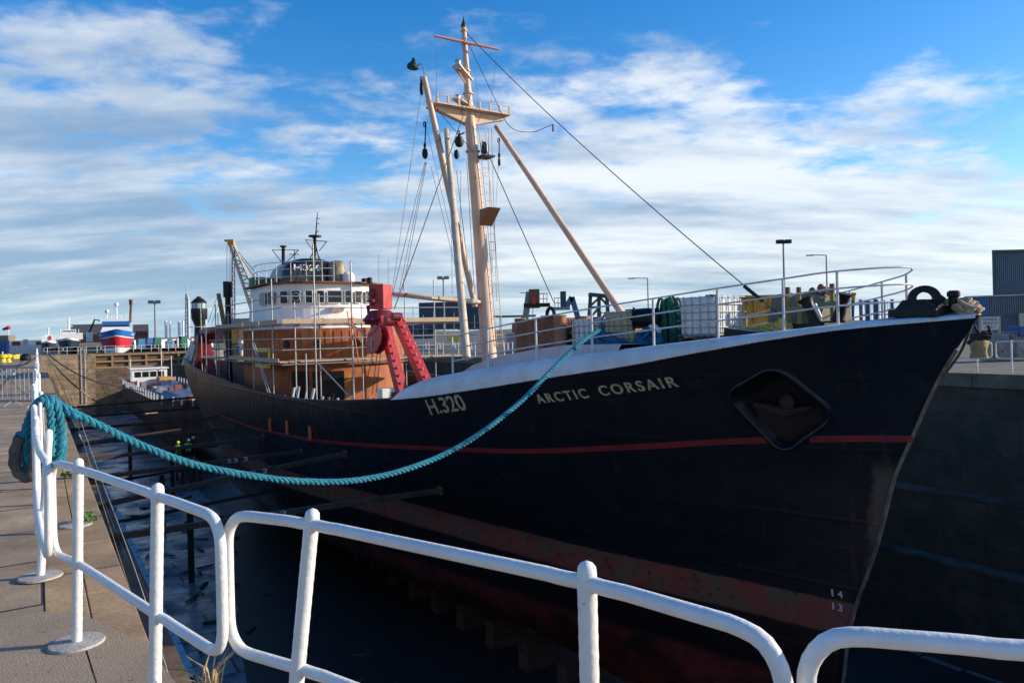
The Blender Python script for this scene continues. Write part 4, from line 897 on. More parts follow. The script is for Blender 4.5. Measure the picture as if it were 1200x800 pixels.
for (xb, xt, yb_, yt, bb) in ((958, 944, 381, 351, .9), (981, 990, 378, 344, -.3)):
    b = MB(); p0, p1 = SP(xb, yb_, bb), SP(xt, yt, bb); b.tube([p0, p0.lerp(p1, .7), p1 - (p1 - p0) * .1, p1], [.13, .10, .12, .16], 14); b.box(p0 - up * .02, (.35, .3, .06), (SA, SB, up)); mk('mooring_bollard', b, M['black'], ship)
b = MB(); p0 = SP(948, 378, .9); b.tube([SP(955, 356, 1.1), SP(962, 372, 1.1)], .03, 6); mk('bollard_pin', b, M['deckrail'], ship)
# ------------------------------------------------------------------ cargo standing on the foredeck
def boxthing(c, h, ax): b = MB(); b.box(c, h, ax); return b
def ibc(pxl, pxr, pyt, bb, m, label, sz=(.5, .6, .5), rot=0.0, pallet=True, zb=None, name='liquid_tank'):
    s1, z = sray((pxl + pxr) / 2, pyt, bb); zb = zb if zb is not None else fd(s1)
    c = S(s1, bb, zb); g = thing(name, label, 'tank', c)
    ca, sa = math.cos(rot), math.sin(rot); ax = (SA * ca + SB * sa, SB * ca - SA * sa, up)
    top = z - zb; p = .13 if pallet else .03; hh = (top - p) / 2
    def W_(x, y, z_): return c + ax[0] * x + ax[1] * y + up * z_
    b = MB(); n = 6
    # ribbed bladder
    rows = []
    for k in range(13):
        f = -1 + k / 6; r = []
        for x, y in ((-1, -1), (1, -1), (1, 1), (-1, 1)): pass
        x = f * sz[0] * .95; infl = .93 + .04 * abs(math.sin(k * pi / 2)); e = .85 if k in (0, 12) else 1
        rows.append([W_(x, y * sz[1] * infl * e, p + hh + zz_ * hh * infl * e) for y, zz_ in ((-1, -.85), (-.9, -1), (.9, -1), (1, -.85), (1, .85), (.9, 1), (-.9, 1), (-1, .85))])
    b.grid(rows, False, closed=True); b.add(rows[0], [tuple(range(8))]); b.add(rows[-1], [tuple(range(7, -1, -1))]); mk('bladder', b, m, g, .02)
    b = MB()
    for k in range(6):
        z_ = p + 2 * hh * (k + .3) / 5.5; b.tube([W_(x * sz[0], y * sz[1], z_) for x, y in ((-1, -1), (1, -1), (1, 1), (-1, 1))], .011, 5, True)
    for k in range(6):
        f = -1 + 2 * k / 5
        for y in (-1, 1): b.tube([W_(f * sz[0], y * sz[1], p), W_(f * sz[0], y * sz[1], p + 2 * hh)], .011, 5)
        for x in (-1, 1): b.tube([W_(x * sz[0], f * sz[1], p), W_(x * sz[0], f * sz[1], p + 2 * hh)], .011, 5)
    mk('cage', b, M['galv'], g)
    if pallet:
        b = MB()
        for f in (-.9, 0, .9): b.box(W_(f * sz[0] * .98, 0, p / 2), (.07, sz[1], p / 2 - .004), ax)
        b.box(W_(0, 0, p - .01), (sz[0], sz[1], .015), ax); mk('pallet', b, M['oldtimber'], g)
        b = MB(); b.lathe(W_(0, 0, p + 2 * hh - .02), [(.12, 0), (.12, .05), (0, .06)], 14); mk('filler_cap', b, M['black'], g)
    return g
ibc(798, 868, 347, .9, M['tank'], 'large white plastic tank in a wire cage on the foredeck behind the railing', (.52, .55, .5), .1, True)
ibc(727, 750, 364, 1.3, M['tanky'], 'yellowed plastic tank in a wire cage, left of the green rope drum', (.5, .5, .5), .15, True)
ibc(683, 712, 373, 1.6, M['tank'], 'white caged plastic tank beside the rust brown bin on deck', (.45, .5, .45), .1, True)
# rust brown bin with rounded corner posts
s1, z1 = sray(648, 373, 1.9); zb = 1.0; c = S(s1, 1.9, zb)
g = thing('steel_bin', 'rust brown steel bin with rounded end posts near the foredeck railing', 'bin', c)
b = MB(); b.box(c + up * (z1 - zb) / 2, (.85, .62, (z1 - zb) / 2), (SA, SB, up)); mk('bin_body', b, M['rustbrown'], g, .03)
for ds, db in ((-.88, .45), (-.88, -.35), (.88, .45)):
    b = MB(); q0 = c + SA * ds + SB * db; b.tube([q0, q0 + up * (z1 - zb + .03)], .17, 14); mk('end_post', b, mat('bin_orange', (.40, .17, .08), .7, c2=(.28, .11, .05), sc=3, bump=.3) if 'bin_orange' not in bpy.data.materials else bpy.data.materials['bin_orange'], g)
b = MB(); b.tube([c + up * (z1 - zb + .02) + SA * .1 + SA * .16 * math.cos(a) + up * (.10 + .16 * math.sin(a)) for a in [i * pi / 8 for i in range(16)]], .05, 8, True); b.box(c + up * (z1 - zb + .03) + SA * -.02, (.3, .2, .05), (SA, SB, up))
solo('mooring_ring', b, M['black'], 'black tyre ring lying on top of the rust brown bin', 'tyre')
s1, z1 = sray(628, 385, 2.6); b = MB(); c = S(s1, 2.3, fd(s1)); b.box(c + up * .28, (.3, .3, .28), (SA, SB, up)); solo('small_rusty_box', b, M['pink'], 'small faded red and white box left of the rust brown bin', 'box', bevel=.02)
def heap(c, rx, ry, h, m, label, cat, name, nl=26, r=.05, seed=1, axs=None):
    rr = random.Random(seed); b = MB(); axs = axs or (SA, SB)
    for k in range(nl):
        a0 = rr.random() * 6.28; R_ = rr.uniform(.3, .95); cx, cy = rr.uniform(-.35, .35), rr.uniform(-.35, .35); pts = []
        tl = rr.uniform(-.5, .5)
        for i in range(13):
            a = a0 + i * .5; x = cx + R_ * .6 * math.cos(a); y = cy + R_ * .6 * math.sin(a); d = min(1, math.hypot(x, y)); z = h * max(.04, (1 - d**1.6)) * (.25 + .75 * (k / nl)) + .03 * math.sin(a * 2 + tl)
            pts.append(c + axs[0] * rx * x + axs[1] * ry * y + up * (z + r))
        b.tube(smoothpts(pts, 3), r, 6)
    # body under the loose turns
    rows = []
    for i in range(9):
        f = i / 8; R_ = 1 - f; rows.append([c + axs[0] * rx * .8 * R_ * math.cos(a) + axs[1] * ry * .8 * R_ * math.sin(a) + up * (h * .8 * (1 - R_**2) * (.85 + .25 * noise.noise(Vector((math.cos(a) * 2, math.sin(a) * 2, f * 3 + seed))))) for a in [j * pi / 9 for j in range(18)]])
    b.grid(rows, True, closed=True)
    return solo(name, b, m, label, cat)
def onfd(x, y, bb): s, _ = sray(x, y, bb); return S(s, bb, fd(s))
heap(onfd(705, 418, 2.4), .95, .55, .52, M['bluerope'], 'heap of dark blue rope on the foredeck where the teal hawser comes aboard', 'rope', 'rope_heap', 30, .05, 3)
heap(onfd(760, 414, 2.0), .5, .45, .42, M['bluerope'], 'low pile of teal blue rope under the yellowed tank', 'rope', 'rope_pile', 20, .045, 5)
heap(onfd(900, 384, 1.0), .95, .5, .17, M['net'], 'straw yellow fishing net spread on deck right of the white tank', 'fishing net', 'fishing_net', 40, .026, 7)
heap(onfd(916, 383, 1.3), .24, .2, .20, M['net'], 'small bright yellow bundle of netting beside the forestay foot', 'netting', 'netting_bundle', 16, .03, 9)
# green and black drums of rope
def drum(x, y, bb, r, w, m, rimm, label, name, ax):
    c = SP(x, y, bb); g = thing(name, label, 'drum', c - up * r); b = MB(); b.lathe(c - ax * w / 2, [(r * .3, 0), (r * .85, .01), (r * .9, w * .5), (r * .85, w - .01), (r * .3, w)], 22, ax); mk('wound_rope', b, m, g)
    for k in (-1, 1): b = MB(); b.lathe(c + ax * k * w / 2, [(0, -.02), (r, -.02), (r, .02), (0, .02)], 24, ax); mk('flange', b, rimm, g)
    b = MB(); b.tube([c - ax * (w / 2 + .08), c + ax * (w / 2 + .08)], .05, 10); mk('axle', b, M['black'], g)
    return g
drum(757, 373, 1.6, .27, .55, M['black'], M['black'], 'black cable drum lying on its side behind the guard rail', 'cable_drum', (SA * .75 + SB * .65).normalized())
for i, (x, y, bb, lb) in enumerate(((783, 385, 1.3, 'tall coil of green rope hanging left of the white tank'),)):
    c = SP(x, y, bb); b = MB(); rr = random.Random(4)
    for k in range(16):
        ox = rr.uniform(-.16, .16); w_ = rr.uniform(.10, .2); h_ = rr.uniform(.5, .68); yo = rr.uniform(-.25, .15)
        b.tube([c + SA * (ox + w_ * math.cos(a)) + SB * yo + up * (h_ * math.sin(a) + .05) for a in [j * pi / 10 for j in range(20)]], .035, 6, True)
    solo('green_rope_coil', b, M['green'], lb, 'rope')
c = onfd(766, 405, 1.7); b = MB(); b.lathe(c + up * .05, [(.16, 0), (.19, .03), (.19, .38), (.13, .45), (.08, .5), (0, .5)], 16); solo('plastic_drum', b, M['tank'], 'small white plastic drum standing below the black cable drum', 'drum')
# dark hatch edge by the tank, yellow-posted winch heap
c = onfd(880, 396, 1.9); b = MB(); b.prism([S(*sray(848, 398, 1.9)[:1], 1.9, c.z - .05), S(*sray(905, 392, 1.9)[:1], 1.9, c.z - .05), S(*sray(885, 385, 1.9)[:1], 1.9, c.z + .03), S(*sray(848, 385, 1.9)[:1], 1.9, c.z + .12)], -SB * .4); o_ = solo('hatch_cover', b, M['black'], 'low dark sloping hatch cover between the white tank and the yellow net', 'hatch', bevel=.01); fixn(o_)
g = thing('tarpaulin_pile', 'grey green tarpaulined machinery between olive yellow posts on the foredeck', 'machinery', onfd(945, 382, -1.2))
rows = []; rr = random.Random(11)
for i in range(13):
    x = 914 + i * 5.2; bb = -1.2; hT = 346 - 3 * math.sin(i * .9) - (3 if 4 < i < 9 else 0)
    s, z = sray(x, hT, bb); base = fd(s) - .1
    rows.append([S(s, bb + .55, base), S(s, bb + .45, (z + base) / 2 + rr.uniform(-.03, .03)), S(s, bb + .28, z - .03 + rr.uniform(-.03, .03)), S(s, bb - .1, z + rr.uniform(-.03, .03)), S(s, bb - .6, z - .1), S(s, bb - .7, base)])
b = MB(); b.grid(rows); b.add(rows[0], [tuple(range(6))]); b.add(rows[-1], [tuple(range(5, -1, -1))]); mk('tarpaulin', b, M['tarp'], g)
for x in (924, 937, 976):
    b = MB(); q0, q1 = SP(x, 386, -.5), SP(x - 1, 338 if x < 970 else 334, -.5); b.tube([q0, q1], .05, 8); mk('frame_post', b, M['yposts'], g)
    b = MB(); b.tube([q1 - up * .16, q1 + up * .03], .055, 8); mk('post_head', b, M['rustbrown'], g)
b = MB(); b.tube([SP(918, 364, -.4), SP(990, 355, -.4)], .06, 8); mk('crossbar', b, M['yposts'], g)
for k, (x, y) in enumerate(((952, 338), (966, 337), (957, 341), (972, 338), (962, 334))):
    b = MB(); q1 = SP(x, y + 4, -1.2); b.lathe(q1 - up * .08, [(.02, 0), (.08, .04), (.09, .1), (.05, .17), (0, .19)], 8); mk('float', b, M[('rustbrown', 'pink', 'mud', 'skip', 'rustbrown')[k]], g)
# rope bundle at the stem head and a straw-coloured rope running down the stem
heap(SP(1133, 366, -.1) - up * .05, .27, .3, .26, mat('straw_rope', (.55, .44, .26), .85, c2=(.38, .2, .10), sc=12, bump=.5, bsc=50), 'bundle of straw and pink rope on the very tip of the bow', 'rope', 'bow_rope_bundle', 26, .035, 21)
heap(SP(1108, 362, -.25) - up * .05, .2, .2, .18, M['net'], 'yellow rag of netting behind the black post on the bow', 'netting', 'bow_netting', 12, .03, 23)
# ------------------------------------------------------------------ scaffolding round the deckhouse
sc = thing('scaffolding', 'grey tube scaffolding with plank platforms wrapped round the orange deckhouse', 'scaffolding', S(33, 4.4, interp(33, ZS) - 1))
def std(s, bb, z0, z1, r=.03): b = MB(); b.tube([S(s, bb, z0), S(s, bb, z1)], r, 7); mk('standard', b, M['galv'], sc)
for x, t in ((296, 3.6), (319.5, 4.3), (369.5, 5.2), (413, 4.2)):
    s, _ = sray(x, 400, 4.45); std(s, 4.45, interp(s, ZS) - .9, t)
for x, t in ((358, 2.1), (346, 3.2)):
    s, _ = sray(x, 400, 3.9); std(s, 3.9, interp(s, ZS) - .9, t if x < 350 else 1.0)
for s in (37, 41): std(s, 4.75, interp(s, ZS) - .6, 4.0 - (s > 36) * .4); 
for s, bb in ((26.2, 2.6), (26.2, .6), (26.2, -1.6), (27, -3.6)): std(s, bb, -1.5, 3.6 if bb > 0 else 4.4)
sl_, sr_ = sray(296, 380, 4.5)[0], sray(430, 378, 4.5)[0]
def boards(sa, sb, b0, b1, z, n, along=True):
    for k in range(n):
        f0 = b0 + (b1 - b0) * (k + .04) / n; f1 = b0 + (b1 - b0) * (k + .96) / n
        b = MB(); b.box(S((sa + sb) / 2 + rnd.uniform(-.15, .15), (f0 + f1) / 2, z + rnd.uniform(-.01, .01)), (abs(sb - sa) / 2, abs(f1 - f0) / 2, .022), (SA, SB, up)); mk('board', b, M['timber'], sc)
for z, bt in ((2.27, 1), (.62, 1)):
    for k in range(3):
        sa_, sb_ = 25.6 + k * 3.7, 25.6 + k * 3.7 + 3.6; boards(sa_, sb_, 3.85, 4.6, z, 3)
    boards(25.4, 27.4, -4.6, 3.8, z, 4)
    boards(36.6, 42, 3.8, 4.7, z, 3)
# toe boards
for k in range(4): b = MB(); b.beam(S(25.6 + k * 3.0, 4.62, 2.36), S(25.6 + k * 3.0 + 2.9, 4.62, 2.36), .03, .2); mk('toe_board', b, M['timber'], sc)
for k in range(3): b = MB(); b.beam(S(25.6 + k * 3.0, 4.62, .71), S(25.6 + k * 3.0 + 2.9, 4.62, .71), .03, .18); mk('toe_board', b, M['timber'], sc)
b = MB(); b.beam(S(25.35, 4.5, 2.37), S(25.35, -4.2, 2.37), .03, .2); mk('toe_board', b, M['timber'], sc)
for z in (2.18, .52, 1.15, 1.62, 2.95, 3.45):
    b = MB(); b.tube([S(25.3, 4.5, z), S(40 if z < 2.5 else 36, 4.5, z)], .024, 6); mk('ledger', b, M['galv'], sc)
    b = MB(); b.tube([S(25.5, 4.5, z), S(25.5, -4.6, z)], .024, 6); mk('ledger', b, M['galv'], sc)
for (a_, c_) in (((305, 470), (321, 437)), ((372, 425), (415, 470)), ((415, 382), (440, 400))): b = MB(); b.tube([SP(*a_, 4.4), SP(*c_, 4.4)], .025, 6); mk('brace', b, M['galv'], sc)
for s in (36.5, 39, 42.5): 
    b = MB(); z0 = interp(s, ZS) - .9; b.tube([S(s, 4.2, z0), S(s, 4.2, 2.6 + .6 * (s < 40))], .026, 6); mk('standard', b, M['galv'], sc)
for z in (.62, 2.1): b = MB(); b.tube([S(36, 4.25, z), S(43, 4.25, z)], .024, 6); mk('ledger', b, M['galv'], sc)
def ladder(a, c, w, m, label, r=.02, side=SA):
    b = MB(); a, c = Vector(a), Vector(c)
    for k in (-1, 1): b.tube([a + side * w / 2 * k, c + side * w / 2 * k], r, 6)
    n = int((c - a).length / .27)
    for i in range(1, n): q_ = a.lerp(c, i / n); b.tube([q_ - side * w / 2, q_ + side * w / 2], r * .7, 5)
    return solo('ladder', b, m, label, 'ladder')
ladder(SP(318, 469, 4.75), SP(297, 402, 4.6), .36, M['lgrey'], 'aluminium ladder leaning from the bulwark to the first scaffold platform')
ladder(SP(418, 424, 4.3), SP(409, 364, 4.5), .34, M['orangep'], 'orange ladder between the two scaffold platforms beside the red gallows')
# yellow frame gate on the platform
g = thing('access_gate', 'bright yellow frame gate standing on the lower scaffold platform', 'gate', SP(307, 430, 4.2))
for (x0, y0, x1, y1) in ((300, 408, 315, 412), (300, 426, 315, 430)):
    s0, z0 = sray(x0, y1, 4.2); s1, z1 = sray(x1, y0, 4.2); b = MB(); b.box(S((s0 + s1) / 2, 4.2, (z0 + z1) / 2), (abs(s1 - s0) / 2, .06, abs(z1 - z0) / 2), (SA, SB, up)); mk('yellow_bar', b, M['yellow'], g, .02)
b = MB(); s1, z1 = sray(315, 408, 4.2); s0, z0 = sray(315, 430, 4.2); b.tube([S(s1, 4.2, z0), S(s1, 4.2, z1)], .05, 8); mk('upright', b, M['yellow'], g)
# ------------------------------------------------------------------ shores between the dock wall and the hull
def hulln(t, z):
    """dock coordinate n of the hull side at dock position t"""
    for k in range(400):
        n = 3 + k * .05; p = D(t, n, 0) - Vector((TIP.x, TIP.y, 0)); s = p.dot(SA); bb = p.dot(SB)
        if 0 < s < 57 and bb <= hb(s, z): return n
    return None
shl = []
for k, (t, z0, z1) in enumerate(((24, -3.1, -2.25), (19.6, -3.0, -2.9), (28.5, -3.0, -2.7), (33, -3.0, -2.6), (38.5, -3.05, -2.7), (45, -3.0, -2.8), (52, -3.0, -2.75), (60, -3, -2.6))):
    n1 = hulln(t, z1)
    if n1 is None: continue
    a_, c_ = D(t, 1.1, z0 + .16), D(t + rnd.uniform(-.3, .3), n1 - .05, z1)
    g = thing('shore_beam', 'dark timber shore bracing the trawler against the left dock wall', 'shore', a_, 'timber shores between dock wall and hull')
    b = MB(); b.beam(a_, c_, .14, .15); mk('beam', b, M['shore'], g, .02)
    d = (c_ - a_).normalized()
    b = MB(); b.box(c_ - d * .10, (.03, .12, .12), (d, d.cross(up).normalized(), up)); mk('pad', b, M['oldtimber'], g)
    b = MB(); b.box(a_ + d * .25 - up * .17, (.22, .16, .09), (d, d.cross(up).normalized(), up)); mk('wedge', b, M['oldtimber'], g)
    if k in (0, 1, 2):
        tx = ('25 2', '27 2', '23 2')[k]; f0 = {0: .55, 1: .4, 2: .62}[k]
        q_ = a_.lerp(c_, f0); side = d.cross(up).normalized()
        if side.y > 0: side = -side
        l_ = .75; o_ = q_ + side * .075
        letters(tx, lambda x, y, o_=o_, d=d: o_ + d * l_ * x + up * (.14 * y - .07), None, 0, M['white'], 'beam_number', g, 1.1, .0)
# lower shores, closer to the floor, and props under them
for k, t in enumerate((35, 45, 55, 64)):
    n1 = hulln(t, -6.0) or 9.5; a_, c_ = D(t, 2.2, -5.85), D(t, n1, -5.4)
    g = thing('shore_beam', 'dark timber shore low in the dock between altar and hull', 'shore', a_, 'lower timber shores')
    b = MB(); b.beam(a_, c_, .13, .14); mk('beam', b, M['shore'], g, .02)
    for f in (.5,):
        q_ = a_.lerp(c_, f); b = MB(); b.beam(Vector((q_.x, q_.y, ZF)), q_ - up * .12, .2, .2); mk('prop', b, M['shore'], g)
# keel blocks under the trawler
for k in range(22):
    s = 5 + k * 2; b = MB(); b.box(S(s, 0, (ZF + ZK) / 2 - .0), (.25, .9, (ZK - ZF) / 2 - .003), (SA, SB, up)); o_ = solo('keel_block', b, M['oldtimber'], 'dark timber block under the keel of the trawler', 'keel block', 'keel blocks'); 
# bilge clutter: wooden debris and puddle edge things on the floor
b = MB(); rr = random.Random(5)
for k in range(70):
    t = rr.uniform(9, 60); n = rr.uniform(4.2, 9.5); b.beam(D(t, n, ZF + .05), D(t + rr.uniform(-.8, .8), n + rr.uniform(-.8, .8), ZF + .06), rr.uniform(.04, .14), rr.uniform(.04, .08))
o_ = struct('floor_debris', b, M['oldtimber']); o_['kind'] = 'stuff'
# staging with workers
g = thing('staging', 'low dark timber staging on trestles beside the hull bottom under the workers', 'staging', D(61, 9.3, ZF))
b = MB(); b.box(D(61, 9.3, -7.72), (3.2, 1.1, .05), (DT, DN, up)); mk('platform', b, M['oldtimber'], g)
for dt_ in (-2.6, 0, 2.6):
    for dn in (-.6, .6): b = MB(); b.beam(D(61 + dt_, 9.3 + dn, ZF), D(61 + dt_, 9.3 + dn, -7.78), .12, .12); mk('leg', b, M['oldtimber'], g)
def person(loc, h, face, label, vest, helm, pose=0):
    me = bpy.data.meshes.new('person'); k = h / 1.75
    V = [(0, 0, .95), (0, 0, 1.15), (0, .01, 1.36), (0, .01, 1.50), (0, .0, 1.60), (0, .0, 1.70), (-.19, 0, 1.42), (-.27, .06 + .05 * pose, 1.16), (-.25, .22 + .1 * pose, 1.0 + .15 * pose), (.19, 0, 1.42), (.27, .04, 1.16), (.24, .16, .95), (-.10, 0, .90), (-.12, .03, .50), (-.13, 0, .08), (-.13, .14, .05), (.10, 0, .90), (.12, .05, .50), (.14, -.02, .08), (.14, .12, .05)]
    E_ = [(0, 1), (1, 2), (2, 3), (3, 4), (4, 5), (2, 6), (6, 7), (7, 8), (2, 9), (9, 10), (10, 11), (0, 12), (12, 13), (13, 14), (14, 15), (0, 16), (16, 17), (17, 18), (18, 19)]
    R_ = [.15, .14, .16, .06, .09, .09, .065, .05, .04, .065, .05, .04, .09, .07, .05, .045, .09, .07, .05, .045]
    me.from_pydata([Vector(v) * k for v in V], E_, []); o = bpy.data.objects.new('person', me); COL.objects.link(o)
    o.location = loc; o.rotation_euler = (0, 0, face); WL[o.name] = Vector(loc)
    sm = o.modifiers.new('skin', 'SKIN'); 
    for v, r in zip(me.skin_vertices[0].data, R_): v.radius = (r * k, r * k * .85)
    me.skin_vertices[0].data[0].use_root = True
    o.modifiers.new('sub', 'SUBSURF').levels = 1; o.modifiers['sub'].render_levels = 1
    me.materials.append(M['trouser']); tag(o, label, 'person')
    def ch(name, mb, m): q_ = mk(name, mb, m); q_.parent = o; q_.location = WL[q_.name] * 1.0; return q_
    b = MB(); b.lathe((0, .005 * k, .93 * k), [(.17 * k, 0), (.19 * k, .15 * k), (.215 * k, .38 * k), (.20 * k, .50 * k), (.10 * k, .57 * k)], 14); ch('vest', b, vest)
    for sg in (-1, 1): b = MB(); b.tube([Vector((sg * .17, 0, 1.44)) * k, Vector((sg * .26, .03, 1.2)) * k], [.09 * k, .07 * k], 8); ch('sleeve', b, vest)
    b = MB(); b.lathe((0, 0, 1.66 * k), [(.13 * k, 0), (.125 * k, .04 * k), (.11 * k, .1 * k), (.05 * k, .15 * k), (0, .16 * k)], 12); ch('helmet', b, helm)
    b = MB(); b.lathe((0, .02 * k, 1.55 * k), [(.05 * k, 0), (.085 * k, .04 * k), (.09 * k, .1 * k)], 10); ch('face', b, M['skin'])
    return o
person(D(60.2, 8.7, -7.67), 1.78, 2.6, 'worker in a bright yellow hi-vis jacket and white helmet, the left one', M['hivis'], M['hivis'])
person(D(60.8, 9.5, -7.67), 1.8, 3.4, 'worker in a yellow hi-vis jacket and blue helmet, nearest the hull', M['hivis'], M['helmetb'], 1)
person(D(62.9, 10.2, -7.67), 1.7, 3.0, 'worker in dark clothes and a white helmet beside the hull', M['trouser'], M['helmet'])
# ------------------------------------------------------------------ railings in the foreground
def ring(pts, r): b = MB(); b.tube(pts, r, 14, True); return b
def nearpanel(label, top, bot, posts, endL, endR, rz=.47, lean=None, copen=False):
    g = thing('railing_panel', label, 'railing', (top[0].x, top[0].y, 0))
    T = [Vector((p.x, p.y, 1.008)) for p in top]; B = [Vector((p.x, p.y, rz)) for p in bot]
    loop = roundpoly(T + B[::-1], .13, 7)
    loop = [p + Vector((0, 0, .0012 * math.sin(i * 1.7))) for i, p in enumerate(loop)]
    b = ring(loop, .0215); mk('rail_frame', b, M['railwhite'], g)
    for (p, foot, zt) in posts:
        b = MB(); top_ = Vector((p.x, p.y, zt)); n = 60
        path = [foot.lerp(top_, i / n) for i in range(n + 1)]; d = (top_ - foot).normalized()
        b.tube(path + [top_ + d * .016, top_ + d * .026, top_ + d * .032], [.0272 + .0007 * math.sin(i * 2.3) + .0022 * math.exp(-((i / n * zt - rz) / .022)**2) + .0018 * math.exp(-((i / n * zt - 1.0) / .02)**2) for i in range(n + 1)] + [.025, .017, .004], 16); mk('post', b, M['railwhite'], g)
    return g
H_ = 1.008
def gt(x, y, z=H_): return G(x, y, z)
tA = [gt(60, 541), gt(92, 549), gt(185, 581), gt(258, 607)]
pA = [Vector((-2.492, 4.179, 0)), gt(185, 575, 1.04)]
bA = [Vector((tA[0].x, tA[0].y, 0)), Vector((-2.492, 4.179, 0)), Vector((tA[2].x, tA[2].y, 0)), Vector((tA[3].x, tA[3].y, 0))]
def mid(a, b_): return a.lerp(b_, .5)
nearpanel('white tube railing panel second from the left, with two domed posts', tA, bA, [(Vector((tA[1].x, tA[1].y, 0)), Vector((-2.492, 4.179, .0)), 1.035), (tA[2], Vector((tA[2].x - .05, tA[2].y + .02, -.02)), 1.035)], 0, 0)
tB = [gt(264, 597), gt(366, 614), gt(688, 682), gt(893, 737), gt(921, 765)]
pB1, pB2 = tB[1], tB[2]
nearpanel('long white railing panel crossing the middle foreground in front of the bow', [gt(266, 601), tB[1], tB[2], gt(918, 748)], [gt(266, 601), tB[1] + Vector((-.03, 0, 0)), tB[2], gt(918, 748)], [(tB[1], tB[1] + Vector((-.13, .02, -H_ - .02)), 1.035), (tB[2], Vector((tB[2].x, tB[2].y, -.02)), 1.035)], 0, 0)
tC = [gt(943, 739), gt(1205, 762), gt(1205, 762) + Vector((.9, -.28, 0))]
nearpanel('white railing panel at the bottom right corner', tC, tC, [(tC[1] + Vector((.22, -.05, 0)), Vector((tC[1].x + .22, tC[1].y - .05, -.02)), 1.035)], 0, 0)
# pale round footings
for p, lb in (((-2.492, 4.179), 'round pale concrete footing under the nearest left railing post'), ((-3.46, 5.38), 'round pale footing of the railing post carrying the hawser')):
    b = MB(); b.lathe((p[0], p[1], .008), [(.145, 0), (.138, .012), (.05, .016), (0, .016)], 28); solo('post_footing', b, mat('footing_concrete', (.30, .27, .23), .85, c2=(.42, .40, .36), sc=12, bump=.4, bsc=60), lb, 'footing')
b = MB(); b.lathe((-4.1, 6.9, .002), [(.14, 0), (.13, .012), (0, .016)], 24); solo('post_footing', b, bpy.data.materials['footing_concrete'], 'third round footing, behind the hawser post', 'footing')
# the row running away along the dock edge
L_ = 2.3
pr = thing('railing_panel', 'white railing panel in the long row beside the dock edge', 'railing', (0, 0, 0), 'railings along the dock edge')
b = MB(); b.tube(roundpoly([Vector((0, 0, H_)), Vector((L_, 0, H_)), Vector((L_, 0, .47)), Vector((0, 0, .47))], .13, 6), .0215, 10, True); mk('rail_frame', b, M['railwhite'], pr)
for x in (.45, L_ - .45): b = MB(); b.tube([(x, 0, 0), (x, 0, 1.03), (x, 0, 1.05), (x, 0, 1.06)], [.029, .029, .02, .004], 10); mk('post', b, M['railwhite'], pr)
g = nearpanel('tall white railing post and panel at left with the blue hawser looped over it', [D(4.95, .04, 0), D(5.6, .0, 0), D(6.42, -.02, 0), D(7.3, -.03, 0)], [D(5.0, .03, 0), D(5.6, .0, 0), D(6.42, -.02, 0), D(7.3, -.03, 0)], [(Vector((-3.40, 5.42, 0)), Vector((-3.46, 5.38, 0)), 1.04)], 0, 0)
t = 7.45; first = True; k = 0
while t < 121:
    off = .035 * math.sin(k * 1.9) - .02; rz = math.atan2(DT.y, DT.x) + rnd.uniform(-.012, .012)
    if first: pr.location = D(t, off, 0); pr.rotation_euler = (0, 0, rz); first = False
    else: dup(pr, D(t, off, 0), rz)
    t += L_ + .12; k += 1
# across the dock
k = 0; t = 4.5
while t < 96:
    c = dup(pr, D(t, 25.75, 0), math.atan2(DT.y, DT.x), 'white railing panel in the row along the far dock edge'); c['group'] = 'railings along the far dock edge'
    t += L_ + .12; k += 1
for k in range(9):
    c = dup(pr, D(TE - .8, .8 + k * 2.45, .0), math.atan2(DN.y, DN.x), 'white railing panel on top of the dock end'); c['group'] = 'railings across the dock end'
# crowd barrier on the left quay
g0, g1 = G(-6, 477), G(45, 477); d = (g1 - g0).normalized()
b = MB(); a0, a1 = g0 - d * 1.2, g1
b.tube(roundpoly([a0 + up * .18, a0 + up * 1.06, a1 + up * 1.06, a1 + up * .18], .12, 5), .02, 8, True)
n = int((a1 - a0).length / .14)
for i in range(1, n): q_ = a0.lerp(a1, i / n); b.tube([q_ + up * .18, q_ + up * 1.06], .008, 5)
bar = thing('crowd_barrier', 'galvanised crowd barrier standing on the quay at the far left', 'barrier', (a0 + a1) / 2); mk('barrier_panel', b, M['galv'], bar)
for p in (a0.lerp(a1, .12), a0.lerp(a1, .68), a0.lerp(a1, .98)):
    b = MB(); e = d.cross(up); b.tube([p - e * .3 + up * .02, p + up * .18, p + e * .3 + up * .02], .016, 6); mk('foot', b, M['galv'], bar)
b = MB(); q_ = a0.lerp(a1, .62); b.box(q_ + up * .90 - Vector((0, .04, 0)), (.26, .01, .035), (d, d.cross(up), up)); mk('reflector', b, M['white'], bar)
